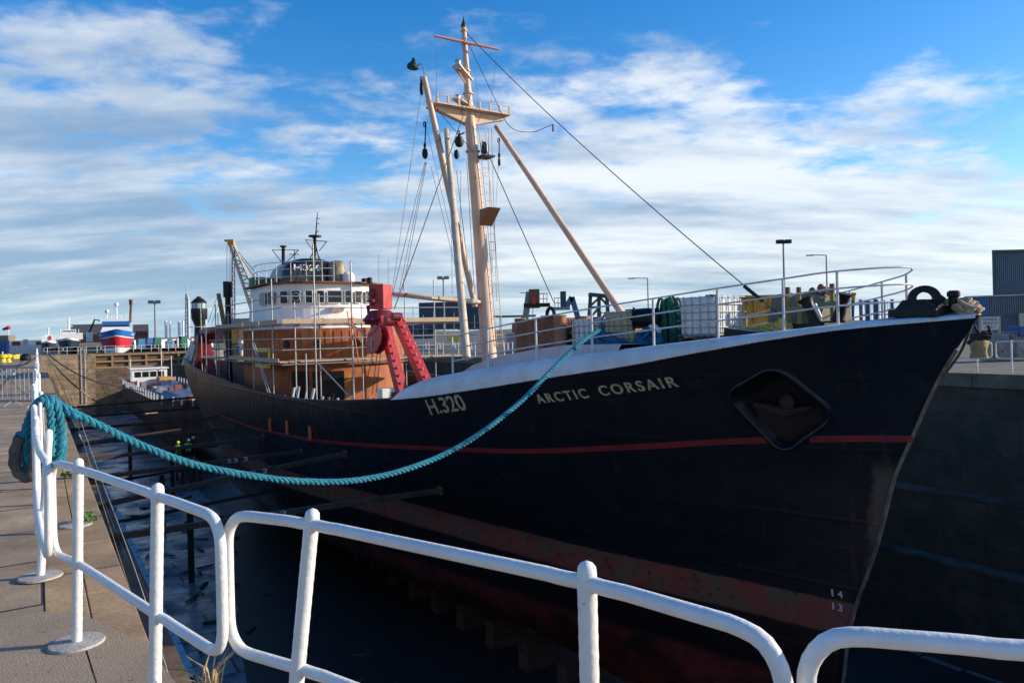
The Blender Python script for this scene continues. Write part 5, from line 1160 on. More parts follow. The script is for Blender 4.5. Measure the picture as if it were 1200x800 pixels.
# ------------------------------------------------------------------ the teal hawser
def strands(pts, r, m, name, par=None, label=None, pitch=.25, cat='rope', ns=3):
    pts = [Vector(p) for p in pts]; L_ = [0]
    for i in range(1, len(pts)): L_.append(L_[-1] + (pts[i] - pts[i - 1]).length)
    step = .035; n = int(L_[-1] / step); q_ = []; j = 0
    for i in range(n + 1):
        d = min(i * step, L_[-1]); 
        while j < len(pts) - 2 and L_[j + 1] < d: j += 1
        q_.append(pts[j].lerp(pts[j + 1], (d - L_[j]) / max(1e-6, L_[j + 1] - L_[j])))
    tan = [(q_[min(i + 1, n)] - q_[max(i - 1, 0)]).normalized() for i in range(n + 1)]
    u = tan[0].cross(up).normalized(); U = []
    for t_ in tan: u = (u - t_ * u.dot(t_)).normalized(); U.append((u, t_.cross(u)))
    b = MB()
    for k in range(ns):
        for dirn in ((1,) if ns == 3 else (1, -1)):
            b.tube([q_[i] + (U[i][0] * math.cos(a) + U[i][1] * math.sin(a)) * r * .52 for i in range(n + 1) for a in [dirn * 2 * pi * i * step / pitch + 2 * pi * k / ns]], r * .52, 6)
    if par: return mk(name, b, m, par)
    return solo(name, b, m, label, cat)
A0 = P(62, 468, 8.7); B0 = SP(703, 386, 3.4)
ax_ = Vector((B0.x - A0.x, B0.y - A0.y, 0)); nx = Vector((-ax_.y, ax_.x, 0)).normalized()
def onplane(x, y):
    u, v = uv(x, y); t = nx.dot(Vector((A0.x, A0.y, 0))) / nx.dot(Vector((u, 1, 0))); return Vector((u * t, t, v * t + CZ))
hp_ = [(62, 468), (80, 480), (120, 500), (160, 519), (200, 535), (240, 547), (300, 558), (350, 563.5), (400, 564), (440, 559), (475, 550), (510, 537), (545, 519), (580, 495), (615, 466), (650, 430), (680, 402), (703, 386)]
path = smoothpts([onplane(*p) for p in hp_], 8)
haw = thing('mooring_hawser', 'thick teal blue rope sagging from the looped coil on the railing to the ship', 'rope', (A0.x, A0.y, 0))
strands(path, .051, M['ropeteal'], 'hawser_span', haw)
# turns draped over the rail
rr = random.Random(3); RC = P(52, 470, 8.7)
ex, ey = Vector((1, 0, 0)), Vector((0, 1, 0))
def coil(loop, dy, r=.046): strands(smoothpts([P(x, y, 8.7 + dy) for x, y in loop], 8), r, M['ropeteal'], 'coil_turn', haw)
coil([(66, 545), (72, 520), (71, 490), (62, 470), (50, 467), (38, 480), (31, 505), (33, 535), (40, 550)], -.10)
coil([(60, 535), (60, 500), (58, 478), (50, 468), (42, 476), (40, 505), (40, 530), (43, 518)], -.16)
coil([(66, 540), (66, 505), (63, 480), (54, 466), (44, 472), (34, 490), (28, 512), (30, 530)], .05)
coil([(47, 520), (45, 495), (47, 474), (55, 466), (64, 472), (70, 484), (80, 484), (92, 489)], -.03)
coil([(33, 552), (29, 530), (33, 500), (42, 478), (52, 468), (60, 474)], .0)
coil([(70, 548), (74, 525), (70, 488), (58, 470)], -.02)
strands(smoothpts([P(20, 511, 8.6), P(27, 510, 8.6), P(36, 522, 8.6)], 6), .05, M['ropeteal'], 'coil_tail', haw)
b = MB(); sp = smoothpts([P(x, y, 8.55) for x, y in ((24, 512), (18, 528), (18, 545), (26, 557), (36, 558), (41, 545), (42, 528), (41, 520))], 6)
b.tube(sp, [.062 + .006 * math.sin(i * 1.3) for i in range(len(sp))], 12); mk('chafe_sleeve', b, M['sleeve'], haw)
# slack dark lines and wires along the dock wall
def line(pts, r, m, label, name='mooring_line'):
    b = MB(); b.tube(smoothpts(pts, 6), r, 7); return solo(name, b, M[m], label, 'rope')
line([P(-5, 429, 26), P(15, 429, 30), P(30, 426, 40), P(46, 416, 60)], .05, 'ropeblack', 'dark mooring line curving across the quay at far left')
line([P(56, 415, 60), P(80, 432, 62), P(110, 446, 66), P(150, 455, 72), P(200, 468, 78)], .06, 'ropeblack', 'dark line running from the railing down to the old barge')
line([P(57, 419, 45), P(75, 440, 42), P(98, 460, 44), P(120, 474, 48), P(146, 483, 54), P(176, 484, 60), P(215, 478, 70)], .045, 'ropetan', 'pale slack rope sagging across the dock to the barge')
line([D(22, .72, .35), D(15, .8, -.35), D(9, .85, -.8), D(7.2, 1.0, -1.6)], .004, 'lgrey', 'thin grey hose hanging down inside the dock edge')
line([D(40, .6, .5), D(24, .7, .15), D(13, .75, -.6), D(8, .9, -1.5)], .004, 'ropetan', 'thin pale line slack along the dock wall')
line([D(60, .45, .9), D(30, .62, .4), D(17, .72, -.2), D(12, 1.4, -2.4)], .007, 'ropeblack', 'black cable dropping from the railing into the dock')
line([D(18, .75, -.5), D(14, 1.5, -2.9), D(10.5, 1.7, -3.4)], .006, 'bluerope', 'blue cable hanging on the left dock wall')
# hand ladders of the left wall, dry straw and weeds
def tuft(c, n, h, m, label, name, seed, spread=.12):
    rr = random.Random(seed); b = MB()
    for k in range(n):
        a = rr.random() * 6.28; l = h * rr.uniform(.5, 1.1); le = rr.uniform(.2, 1.0); p0 = c + Vector((rr.uniform(-.04, .04), rr.uniform(-.04, .04), 0)); d = Vector((math.cos(a), math.sin(a), 0))
        p1 = p0 + d * spread * le * .5 + up * l * .6; p2 = p0 + d * spread * le * 1.6 + up * l * (.95 - .3 * le); w = d.cross(up) * .0035
        b.add([p0 - w, p0 + w, p1 + w, p1 - w, p2], [(0, 1, 2, 3), (3, 2, 4)])
    return solo(name, b, m, label, 'plant')
tuft(Vector((-1.42, 3.38, -.02)), 45, .36, M['straw'], 'tuft of dry straw grass at the foot of a railing post', 'dry_grass_tuft', 2, .14)
def weed(c, n, r, label, seed):
    rr = random.Random(seed); b = MB()
    for k in range(n):
        d = Vector((rr.gauss(0, 1), rr.gauss(0, 1), abs(rr.gauss(0, .8)))).normalized() * r * rr.uniform(.3, 1); p = c + d; u = Vector((rr.gauss(0, 1), rr.gauss(0, 1), rr.gauss(0, .6))).normalized(); w = u.orthogonal().normalized(); l = .025
        b.add([p - u * l, p + w * l * .5, p + u * l, p - w * l * .5], [(0, 1, 2, 3)])
    return solo('weed', b, M['weed'], label, 'plant')
weed(G(101, 612) + up * .02, 120, .13, 'green weed growing from the coping joint behind the railing', 3)
weed(G(80, 560) + up * .02, 70, .09, 'small green weed further back on the dock edge', 4)
# ------------------------------------------------------------------ old barge lying in the dock beyond
bg = thing('barge', 'weathered old barge with blue tarpaulins and a small white wheelhouse in the dock', 'barge', D(96, 12.5, ZF))
def bp_(t, n, z): return D(t, n, z)
b = MB(); rows = []; T0, T1, NC, HW = 66, 112, 12.2, 3.3
for i in range(21):
    f = i / 20; t = T0 + (T1 - T0) * f; w = HW * (1 - max(0, (abs(2 * f - 1) - .7) / .3)**2.2 * .85); z1 = -3.8 + .9 * max(0, abs(2 * f - 1) - .5)
    rows.append([bp_(t, NC - w, z1), bp_(t, NC - w * 1.0, z1 - 1.4), bp_(t, NC - w * .7, -7.4), bp_(t, NC + w * .7, -7.4), bp_(t, NC + w, z1 - 1.4), bp_(t, NC + w, z1)])
b.grid(rows, False); b.add(rows[0], [tuple(range(6))]); b.add(rows[-1], [tuple(range(5, -1, -1))]); mk('barge_hull', b, mat('barge_rust', (.10, .06, .045), .8, c2=(.05, .04, .04), sc=1, bump=.3), bg)
b = MB(); b.grid([[r[0] - up * .35 + DN * .05, r[-1] - up * .35 - DN * .05] for r in rows], False); mk('barge_deck', b, mat('barge_deck_paint', (.10, .10, .11), .8, c2=(.2, .17, .14), sc=1), bg)
for k in range(22):
    f = (k + .5) / 22; t = T0 + (T1 - T0) * f; w = HW * (1 - max(0, (abs(2 * f - 1) - .7) / .3)**2.2 * .85)
    for sg in (-1, 1):
        if k % 1 == 0: b = MB(); b.box(bp_(t, NC + sg * (w - .08), -3.55), (.07, .07, .42), (DT, DN, up)); mk('bulwark_post', b, M['lgrey'], bg)
for (ta, tb, na, nb, h, m_) in ((74, 84, -2.0, 1.6, .7, (.11, .15, .24)), (89, 94, -1.8, .6, .6, (.28, .30, .33)), (94, 99, -.6, 2.2, .9, (.05, .08, .17)), (84, 87, 1.2, 2.6, .9, (.35, .12, .05)), (68, 73, -1, 1.8, .5, (.3, .24, .18))):
    b = MB(); rr = random.Random(int(ta)); rws = []
    for i in range(9):
        rws.append([bp_(ta + (tb - ta) * i / 8, NC + na + (nb - na) * j / 7, -4.1 + h * (0 if j in (0, 7) or i in (0, 8) else rr.uniform(.75, 1.15))) for j in range(8)])
    b.grid(rws); mk('tarpaulin', b, mat('barge_cover', m_, .6, c2=tuple(x * .6 for x in m_), sc=1.5, bump=.3), bg)
rq = random.Random(6)
for k in range(26):
    b = MB(); t_ = rq.uniform(67, 104); n_ = NC + rq.uniform(-2.6, 2.6); b.box(bp_(t_, n_, -3.75 + rq.uniform(0, .3)), (rq.uniform(.2, 1.0), rq.uniform(.1, .5), rq.uniform(.08, .4)), (DT, DN, up)); mk('deck_item', b, M[rq.choice(['hwhite', 'rustbrown', 'black', 'lgrey', 'oldtimber', 'pink', 'orange', 'grey'])], bg)
wc = bp_(108, NC, -4.0); b = MB(); b.box(wc + up * 1.0, (1.6, 2.1, 1.0), (DT, DN, up)); bh = mk('barge_wheelhouse', b, M['hwhite'], bg, .05)
b = MB(); b.box(wc + up * 2.08, (1.8, 2.3, .08), (DT, DN, up)); mk('roof', b, M['hwhite'], bh)
for k in (-1.35, -.45, .45, 1.35): b = MB(); b.box(wc + up * 1.35 - DT * 1.6 + DN * k, (.04, .36, .34), (DT, DN, up)); mk('window', b, M['glass'], bh)
b = MB(); b.box(wc - DT * 3.2 + DN * 1.6 + up * .6, (1.3, .9, .4), (DT, DN, up)); mk('orange_cover', b, mat('tarp_orange', (.55, .28, .06), .7, bump=.3), bg, .15)
for dn, h in ((-2.2, 3.4), (1.4, 4.6), (2.6, 3.6)): b = MB(); b.tube([wc + DN * dn - DT * 1.8, wc + DN * dn - DT * 1.8 + up * h], .05, 6); mk('barge_mast', b, M['white'], bg)
# ------------------------------------------------------------------ far left: quay furniture
b0 = P(0, 421, 84); c = Vector((P(11, 400, 84).x - 1.9, 84, 0))
g = thing('container', 'dark blue container at the far left edge of the quay', 'container', c)
b = MB(); b.prism([c + Vector((-1.9, 0, 0)), c + Vector((-1.9, 0, 2.1)), c + Vector((1.9, 0, 2.1)), c + Vector((1.9, 0, 0))], (-4.2, 6, 0)); mk('container_box', b, M['bluec'], g, .05)
for k in range(9): b = MB(); b.box(c + Vector((-1.7 + k * .425, -.02, 1.05)), (.06, .03, .95)); mk('corrugation', b, M['bluec'], g)
b = MB(); b.box(c + Vector((.4, 1.5, 2.4)), (.8, .6, .3)); solo('roof_unit', b, M['sand'], 'cream box standing on top of the dark blue container', 'box', bevel=.05)
g = thing('windsock', 'red windsock flying from a thin pole by the blue container', 'windsock', P(10, 400, 88) * 1.0); 
b = MB(); b.tube([P(10, 418, 88), P(10, 383, 88)], .06, 6); mk('pole', b, M['white'], g)
b = MB(); b.tube([P(11.5, 383.5, 88), P(8, 384.5, 88), P(3.5, 386, 88)], [.22, .2, .13], 10); mk('sock', b, M['redroof'], g)
b = MB(); b.tube([P(3, 412, 70), P(3, 425, 70)], .05, 6); solo('white_post', b, M['white'], 'thin white post beside the yellow bollards', 'post')
for i, (x, y, lb) in enumerate(((3.5, 424, 'leftmost short yellow bollard on the quay'), (9.5, 423.5, 'second short yellow bollard from the left'), )):
    q_ = G(x, y + 1); b = MB(); b.lathe(q_, [(.30, 0), (.26, .1), (.22, .35), (.36, .5), (.36, .68), (.2, .78), (0, .8)], 14); solo('yellow_bollard', b, M['yellow'], lb, 'bollard')
g = thing('yellow_chain_block', 'low yellow painted kerb blocks right of the yellow bollards', 'block', G(18, 420))
for k in range(4): b = MB(); q_ = G(13.5 + k * 3, 420.5 - k * .3); b.box(q_ + up * .2, (.5, .35, .22 + .06 * (k % 2))); mk('yellow_block', b, M['yellow'], g, .06)
b = MB(); c = D(88, -1.0, 0); b.lathe(c + up * .0, [(.45, 0), (.5, .25), (.45, .5), (.25, .68), (0, .7)], 16); solo('rubber_fender', b, M['black'], 'black rounded rubber fender where the long railing ends', 'fender')
# iron ladder frame on the end wall
b = MB()
for dn in (5.2, 5.7): b.tube([D(TE - 6.1, dn, -7), D(TE - 6.1, dn, .9)], .05, 6)
for k in range(24): b.tube([D(TE - 6.1, 5.2, -6.8 + k * .32), D(TE - 6.1, 5.7, -6.8 + k * .32)], .03, 5)
solo('wall_ladder', b, M['lgrey'], 'iron ladder fixed on the sunlit stone wall at the dock end', 'ladder')
# ------------------------------------------------------------------ ships beyond
def farship(x, ybase, Y, W_, hull_cols, label, kind):
    """vessel seen bow on; W_ beam in metres"""
    c = P(x, 402, Y); c.z = -3.2; g = thing('fishing_vessel' if kind != 'w' else 'offshore_vessel', label, 'ship', c)
    hw = W_ / 2; sc_ = W_ / 10.4
    dd = Vector((c.x, c.y, 0)).normalized(); rr_ = Vector((dd.y, -dd.x, 0))
    def V(x_, y_, z_): return c + rr_ * (x_ * hw) + dd * (y_ * sc_) + Vector((0, 0, z_ * sc_))
    def hullband(za, zb, m, nm):
        b = MB(); rows = []
        for i in range(9):
            z = za + (zb - za) * i / 8; f = z / 7.6; r = []
            for k in range(-10, 11):
                a = k / 10; w = (.55 + .45 * min(1, f)) * (1 - (1 - abs(a))**2 * 0)
                y = 14 * abs(a)**2.2 + (1 - min(1, f)) * 2.2 - 2; r.append(V(math.copysign(abs(a)**.8, a) * w, y, z + .9 * (1 - abs(a))**2 * (z / 8)))
            r += [V(w, 40, z)]; r = [V(-w, 40, z)] + r; rows.append(r)
        b.grid(rows); return mk(nm, b, m, g)
    for za, zb, m, nm in hull_cols: hullband(za, zb, m, nm)
    return g, V
g, V = farship(137, 408, 215, 10.4, [(0, 2.9, M['white'], 'waterline_band'), (2.9, 5.7, M['fred'], 'red_hull'), (5.7, 6.0, M['white'], 'white_line'), (6.0, 7.6, M['fblue'], 'blue_bulwark')], 'red, white and blue trawler moored beyond the dock gate, bow on', 'f')
def B_(g, V, x0, x1, y0, y1, z0, z1, m, nm, par=None, bev=0):
    b = MB(); b.add([V(x, y, z) for z in (z0, z1) for y in (y0, y1) for x in (x0, x1)], [(0, 2, 3, 1), (4, 5, 7, 6), (0, 1, 5, 4), (2, 6, 7, 3), (0, 4, 6, 2), (1, 3, 7, 5)]); return mk(nm, b, m, par or g, bev)
b = MB(); b.add([V(-.9, 6, 6.5), V(.9, 6, 6.5), V(.66, 7, 9.2), V(-.70, 7, 9.2), V(-.9, 16, 6.5), V(.9, 16, 6.5), V(.66, 16, 9.2), V(-.70, 16, 9.2)], [(0, 1, 2, 3), (1, 5, 6, 2), (4, 0, 3, 7), (3, 2, 6, 7), (5, 4, 7, 6)]); mk('white_front', b, M['white'], g)
B_(g, V, -.72, .68, 7.5, 16, 9.2, 10.9, M['fblue'], 'bridge'); 
for k in range(9): B_(g, V, -.66 + k * .148, -.56 + k * .148, 7.4, 7.6, 9.25, 9.8, M['glass'], 'bridge_window')
B_(g, V, -.6, .6, 8, 15, 10.9, 11.7, M['white'], 'upper_deck')
b = MB()
for x_ in (-.5, -.25, 0, .25, .5): b.tube([V(x_, 9, 11), V(x_, 9, 12.6)], .07, 5)
for z in (11.6, 12.4): b.tube([V(-.55, 9, z), V(.6, 9, z)], .06, 5)
mk('top_rail', b, M['white'], g)
b = MB(); b.tube([V(.02, 10, 11), V(.02, 10, 15.5)], .22, 6); mk('mast', b, M['white'], g)
for x_, z in ((.02, 16), (-.46, 13.9)):
    b = MB(); q_ = V(x_, 10, z); b.lathe(q_ - up * .6, [(.1, 0), (.5, .2), (.62, .6), (.5, 1.05), (0, 1.25)], 12); mk('radar_dome', b, M['white'], g)
b = MB(); b.tube([V(-.46, 10, 11), V(-.46, 10, 13.5)], .16, 6); mk('dome_post', b, M['white'], g)
b = MB(); b.tube([V(.72, 12, 10.5), V(.78, 12, 16)], .35, 8); b.box(V(.78, 12, 16.8), (.4, .4, .8)); mk('exhaust_mast', b, M['brick'], g)
b = MB(); b.tube([V(-1.4, 12, 7.6), V(-1.1, 12, 11.6), V(-.85, 12, 11.2)], .28, 6); mk('crane_arm', b, M['black'], g)
B_(g, V, -1.55, -1.2, 10, 13, 5.0, 7.8, M['white'], 'deck_box')
g, V = farship(81, 405, 300, 8.6, [(0, 6.6, M['fnavy'], 'navy_hull'), (6.6, 7.6, M['white'], 'white_bulwark')], 'white and navy fishing vessel moored left of the red and blue trawler', 'f')
B_(g, V, -.95, 1.15, 6, 20, 7.4, 10.6, M['white'], 'deckhouse'); B_(g, V, -.5, .6, 8, 18, 10.6, 12.4, M['white'], 'bridge')
for k in range(6): B_(g, V, -.44 + k * .17, -.33 + k * .17, 7.9, 8.1, 11.2, 11.9, M['glass'], 'bridge_window')
b = MB(); b.tube([V(0, 10, 12), V(0, 10, 18.5)], .35, 6); b.tube([V(-.3, 10, 14), V(.35, 10, 14)], .2, 5); b.tube([V(-.22, 10, 16), V(.25, 10, 16)], .15, 5); mk('mast', b, M['white'], g)
for x_, z_ in ((-.7, 13.0), (.8, 12.4)): b = MB(); b.tube([V(x_, 6, 10.5), V(x_, 6, z_)], .15, 5); mk('aerial', b, M['white'], g)
g, V = farship(57, 405, 380, 7.0, [(0, 7.0, M['fnavy'], 'dark_hull'), (7.0, 8.2, M['white'], 'white_bulwark')], 'small white vessel with a red mark, leftmost of the three moored ships', 'f')
B_(g, V, -.9, .9, 6, 20, 8.0, 12.0, M['white'], 'deckhouse'); B_(g, V, -.5, .5, 8, 18, 12.0, 14.0, M['white'], 'bridge'); B_(g, V, .0, .35, 5.6, 5.9, 9.6, 12.8, M['fred'], 'red_panel')
b = MB(); b.tube([V(0, 10, 13.5), V(0, 10, 19)], .4, 6); mk('mast', b, M['white'], g)
# buildings on the pier and the far shore
def bld(name, x0, x1, yt, yb, Y, dep, m, label, roofm=None, roofh=0.0, cat='building', slope=0.0, win=0):
    a_, c_ = P(x0, (yt + yb) / 2, Y), P(x1, (yt + yb) / 2, Y); zt = P((x0 + x1) / 2, yt, Y).z; zb = P((x0 + x1) / 2, yb, Y).z
    g = thing(name, label, cat, ((a_.x + c_.x) / 2, Y, zb)); dv = Vector(((a_.x + c_.x) / 2 / Y * dep, dep, 0)); b = MB(); b.prism([Vector((a_.x, Y, zb)), Vector((a_.x, Y, zt)), Vector((c_.x, Y, zt)), Vector((c_.x, Y, zb))], dv); w_ = fixn(mk('wall', b, m, g))
    if roofm:
        b = MB(); e = .3; x_0, x_1 = a_.x - e, c_.x + e; b.prism([Vector((x_0, Y - e, zt)), Vector((x_0, Y - e, zt)) + dv, Vector((x_0, Y - e, zt + roofh)) + dv / 2], (x_1 - x_0, 0, 0)); mk('roof', b, roofm, g)
    for k in range(win):
        xx = a_.x + (c_.x - a_.x) * (k + .5) / win; b = MB(); b.box((xx, Y - .02, zb + (zt - zb) * .6), ((c_.x - a_.x) / win * .25, .05, (zt - zb) * .16)); mk('window', b, M['glass'], g)
    return g
bld('warehouse', 84, 128, 392, 401, 330, 30, M['brick'], 'low brown brick warehouse behind the moored ships', mat('slate_roof', (.10, .085, .08), .8), 5, win=6)
bld('brick_shed', 157, 174, 388, 397, 300, 25, M['brick'], 'brown gable building right of the red and blue trawler', mat('roof_brown', (.12, .07, .05), .8), 3, win=3)
for k, (x0, x1, yt, lb) in enumerate(((14, 24, 400, 'pale low terrace on the far shore near the container'), (27, 33, 397.5, 'grey block on the far shore'), (33, 41, 399, 'white fronted building on the far shore'), (42, 50, 400, 'brown low building on the far shore'))):
    bld('shore_building', x0, x1, yt, 405.5, 2200, 80, (M['brick'], M['lgrey'], M['hwhite'], M['brick'])[k], lb, None)
# light tower, lattice mast, storage silos / turbine towers
def post(name, x, yt, yb, Y, r, m, label, cat, head=None, hm=None):
    g = thing(name, label, cat, P(x, yb, Y)); b = MB(); top, bot = P(x, yt, Y), P(x, yb, Y); top.x = bot.x; b.tube([bot, top], [r, r * .7], 8); mk('pole', b, m, g)
    if head == 'flood':
        for dx in (-1, 1): b = MB(); b.box(top + Vector((dx * r * 3.2, -.1, .05)), (r * 2.6, .18, r * 1.5)); mk('floodlight', b, hm or m, g)
        b = MB(); b.tube([top - Vector((r * 5, 0, 0)), top + Vector((r * 5, 0, 0))], r * .5, 6); mk('crossarm', b, m, g)
    if head == 'arm':
        l = (P(x, yt, Y) - P(x - 18, yt, Y)).length; b = MB(); b.tube([top, top - Vector((l, 0, -.05))], r * .55, 6); mk('arm', b, m, g); b = MB(); b.box(top - Vector((l * 1.05, 0, -.02)), (.35, .12, .05)); mk('lamp_head', b, hm or m, g)
    return g
post('light_mast', 182.5, 354, 402, 190, .28, M['grey'], 'tall floodlight mast left of the white towers', 'light mast', 'flood')
for k, (x, w, lb) in enumerate(((195, 3.2, 'first and thickest white turbine tower in the row behind the dock'), (199.5, 1.6, 'thin white tower next to the thickest one'), (210.3, 3.0, 'thick white tower left of the lattice mast'), (215, 2.0, 'thin white tower nearest the lattice mast'))):
    Y = 380; b = MB(); q_ = P(x, 400, Y); r = w / 2 * Y / 870; b.lathe(q_ - up * 2, [(r, 0), (r, P(x, 376, Y).z - q_.z + 2), (0, P(x, 376, Y).z - q_.z + 2.01)], 16); solo('turbine_tower', b, M['white'], lb, 'tower')
g = thing('lattice_mast', 'tall pale lattice mast behind the after gallows', 'mast', P(220, 402, 210))
b = MB(); Y = 210
for dx in (-2.4, .6): b.tube([P(219.5 + dx, 402, Y), P(218.8 + dx * .5, 345, Y)], .16, 5)
for k in range(12): b.tube([P(217.4 if k % 2 else 220, 400 - k * 4.6, Y), P(220 if k % 2 else 217.4, 395.4 - k * 4.6, Y)], .09, 4)
b.tube([P(218.6, 346, Y), P(218.4, 335, Y)], .16, 5); mk('lattice', b, M['lgrey'], g); b = MB(); b.tube([P(222, 402, Y), P(220.8, 348, Y)], .22, 6); mk('white_pole', b, M['white'], g)
# clutter of the wind turbine yard: containers, vans and racks
cols = ['white', 'lgrey', 'bluelift', 'grey', 'white', 'bluec', 'lgrey', 'hwhite', 'green2', 'white']
nmz = {'white': 'white', 'lgrey': 'light grey', 'bluelift': 'mid blue', 'grey': 'dark grey', 'bluec': 'bright blue', 'hwhite': 'off-white', 'green2': 'dark green'}
rr = random.Random(9); x = 158
k = 0
while x < 250:
    w = rr.uniform(1.6, 4.6); h = rr.uniform(-1.5, 4.5); Y = rr.uniform(150, 175); cnm = cols[k % 10]; q_ = P(x + w / 2, 402, Y); b = MB()
    c0 = Vector((q_.x, Y, 0)); ww = w / 870 * Y / 2; hh = max(1.0, h / 870 * Y + CZ) / 2
    g = thing('yard_container', f'{nmz[cnm]} cabin standing in the yard row behind the dock gate', 'cabin', c0, 'cabins in the yard behind the gate')
    b.box(c0 + up * hh, (ww, 1.4, hh)); mk('cabin_body', b, M[cnm], g, .04); b = MB(); b.box(c0 + Vector((ww * .2, -1.42, hh * .9)), (ww * .45, .03, hh * .5)); mk('cabin_door', b, M['grey'], g)
    x += w + rr.uniform(-.8, 1.5); k += 1
# lightship lantern tower
Y = 95; g = thing('lantern_tower', 'black lantern tower with glazed lamp room behind the after gallows', 'lantern tower', P(234, 402, Y)); q_ = P(234, 392, Y); h = lambda y: P(234, y, Y).z - q_.z
b = MB(); b.lathe(q_ - up * 2, [(.75, 0), (.6, 2 + h(385)), (.55, 2 + h(382)), (.95, 2 + h(373)), (1.0, 2 + h(363)), (1.0, 2 + h(361.5))], 18); mk('tower_body', b, M['black'], g)
b = MB(); b.lathe(q_, [(.88, h(361.5)), (.88, h(355))], 18); mk('lamp_room', b, M['lantern'], g)
for k in range(8): a = k * pi / 4; b = MB(); b.tube([q_ + Vector((.9 * math.cos(a), .9 * math.sin(a), h(361.5))), q_ + Vector((.9 * math.cos(a), .9 * math.sin(a), h(355)))], .03, 5); mk('glazing_bar', b, M['black'], g)
b = MB(); b.lathe(q_, [(1.0, h(355)), (.95, h(354)), (.5, h(350)), (.3, h(349)), (.28, h(347.5)), (0, h(347))], 18); mk('dome', b, M['black'], g)
b = MB(); b.tube([q_ + Vector((1.3 * math.cos(a), 1.3 * math.sin(a), h(383))) for a in [i * pi / 8 for i in range(16)]], .04, 5, True); b.tube([P(241, 392, Y), P(241, 368, Y)], .09, 6); mk('gallery_rail', b, M['white'], g)
# harbour crane
Y = 125; g = thing('dock_crane', 'tall jib crane with a yellow tipped lattice jib behind the wheelhouse', 'crane', P(290, 402, Y))
p0, p1 = P(303, 366, Y), P(271, 285, Y); b = MB(); sdv = Vector((.9, 0, .45)); 
for k in (-1, 1):
    for yy in (-.5, .5): b.tube([p0 + Vector((k * 1.0, yy, 0)), p1 + Vector((k * .35, yy * .5, 0))], .17, 5)
for i in range(18):
    f, f2 = i / 18, (i + 1) / 18; w0, w1 = 1.1 - .75 * f, 1.1 - .75 * f2; s_ = 1 if i % 2 else -1
    b.tube([p0.lerp(p1, f) + Vector((s_ * w0, -.4, 0)), p0.lerp(p1, f2) + Vector((-s_ * w1, -.3, 0))], .11, 4)
mk('jib', b, mat('jib_cream', (.48, .42, .32), .6), g)
b = MB(); b.box(p1 + up * .0, (.5, .4, .35)); b.box(p1 + Vector((-.3, 0, .45)), (.75, .3, .16)); mk('jib_head', b, M['skip'], g)
b = MB()
for x in (266, 269.5): b.tube([P(x, 288, Y), P(x, 366, Y)], .04, 4)
b.tube([P(275, 290, Y), P(308, 330, Y)], .06, 4); b.tube([P(276, 293, Y), P(312, 345, Y)], .05, 4); mk('hoist_rope', b, M['wire'], g)
b = MB()
for dx in (-1.6, 1.6): b.tube([P(273.5 + dx, 400, Y), P(273.5 + dx, 292, Y)], .1, 5)
for k in range(22): b.tube([P(272 if k % 2 else 275, 398 - k * 4.8, Y), P(275 if k % 2 else 272, 393.2 - k * 4.8, Y)], .05, 4)
mk('ladder_tower', b, M['pink'], g)
b = MB(); c0 = P(292, 392, Y); b.box((c0.x, Y + 1, 2.5), (3, 2.5, 2.5)); mk('crane_house', b, M['grey'], g)
# stays behind the lantern tower
b = MB(); b.tube([P(244, 378, 90), P(255, 346, 90)], .03, 4); b.tube([P(248, 380, 90), P(258, 350, 90)], .03, 4); solo('stay_wires', b, M['wire'], 'pair of thin stay wires by the ochre derrick', 'wires')
# red topped clutter around the stern
bld('shed', 246, 262, 384, 402, 130, 6, M['pink'], 'faded red cabin seen behind the scaffolding at the stern', M['white'], .4); bld('yellow_plant', 263, 278, 385, 402, 120, 5, M['skip'], 'yellow machine body seen between scaffold tubes at the stern', None, cat='machine')
# ------------------------------------------------------------------ far side of the dock, seen past the mast
g = bld('navy_store', 491, 540, 354, 386, 90, 10, M['navy'], 'dark navy two level store behind the mast', None, win=0)
bld('navy_store_wing', 536, 568, 351, 386, 93, 8, M['navy'], 'taller navy wing right behind the mast', None, win=0)
bld('site_cabin', 468, 510, 380, 397, 80, 3, mat('cabin_navy', (.05, .07, .13), .5), 'dark blue site cabin with white doors left of the mast', None, win=4)
for x0, x1, yt, yb, Y, m_, lb in ((450, 466, 392, 398, 72, 'timber', 'stack of sawn timber on the far quay beside the gallows'), (524, 538, 393, 400, 60, 'yellow', 'bright yellow box on the far quay left of the mast'), (600, 616, 378, 396, 70, 'pink', 'faded red skip on the far quay right of the mast')):
    bld('quay_stack', x0, x1, yt, yb, Y, 1.5, M[m_], lb, None, cat='stack')
post('flood_mast', 521, 326, 392, 88, .12, M['grey'], 'floodlight column above the navy store', 'light mast', 'flood'); post('street_lamp', 760, 326, 372, 75, .08, M['grey'], 'street lamp with a single arm behind the black cable drum', 'street lamp', 'arm')
post('flood_mast', 920, 284, 372, 60, .10, M['grey'], 'floodlight column standing above the yellow skip', 'light mast', 'flood', M['black']); post('street_lamp', 970, 299, 372, 68, .09, M['grey'], 'street lamp with a single arm right of the floodlight column', 'street lamp', 'arm')
for x, yt, lb in ((444, 298, 'left'), (455, 303, 'right')):
    b = MB(); b.tube([P(x, yt, 44), P(x, 345, 44)], .015, 5); 
    mk('whip_aerial', b, M['grey'], wh)
# site fence posts on the far quay between gallows and mast
g = thing('site_fence', 'grey scaffold tube fence on the far quay between the gallows and the mast', 'fence', P(480, 396, 62))
for x in range(448, 560, 12): b = MB(); b.tube([P(x, 398, 62), P(x, 372 - (x % 5) * 3, 62)], .03, 5); mk('fence_post', b, M['galv'], g)
for yy in (379, 386, 393): b = MB(); b.tube([P(446, yy, 62), P(560, yy - 1, 62)], .03, 5); mk('fence_rail', b, M['galv'], g)
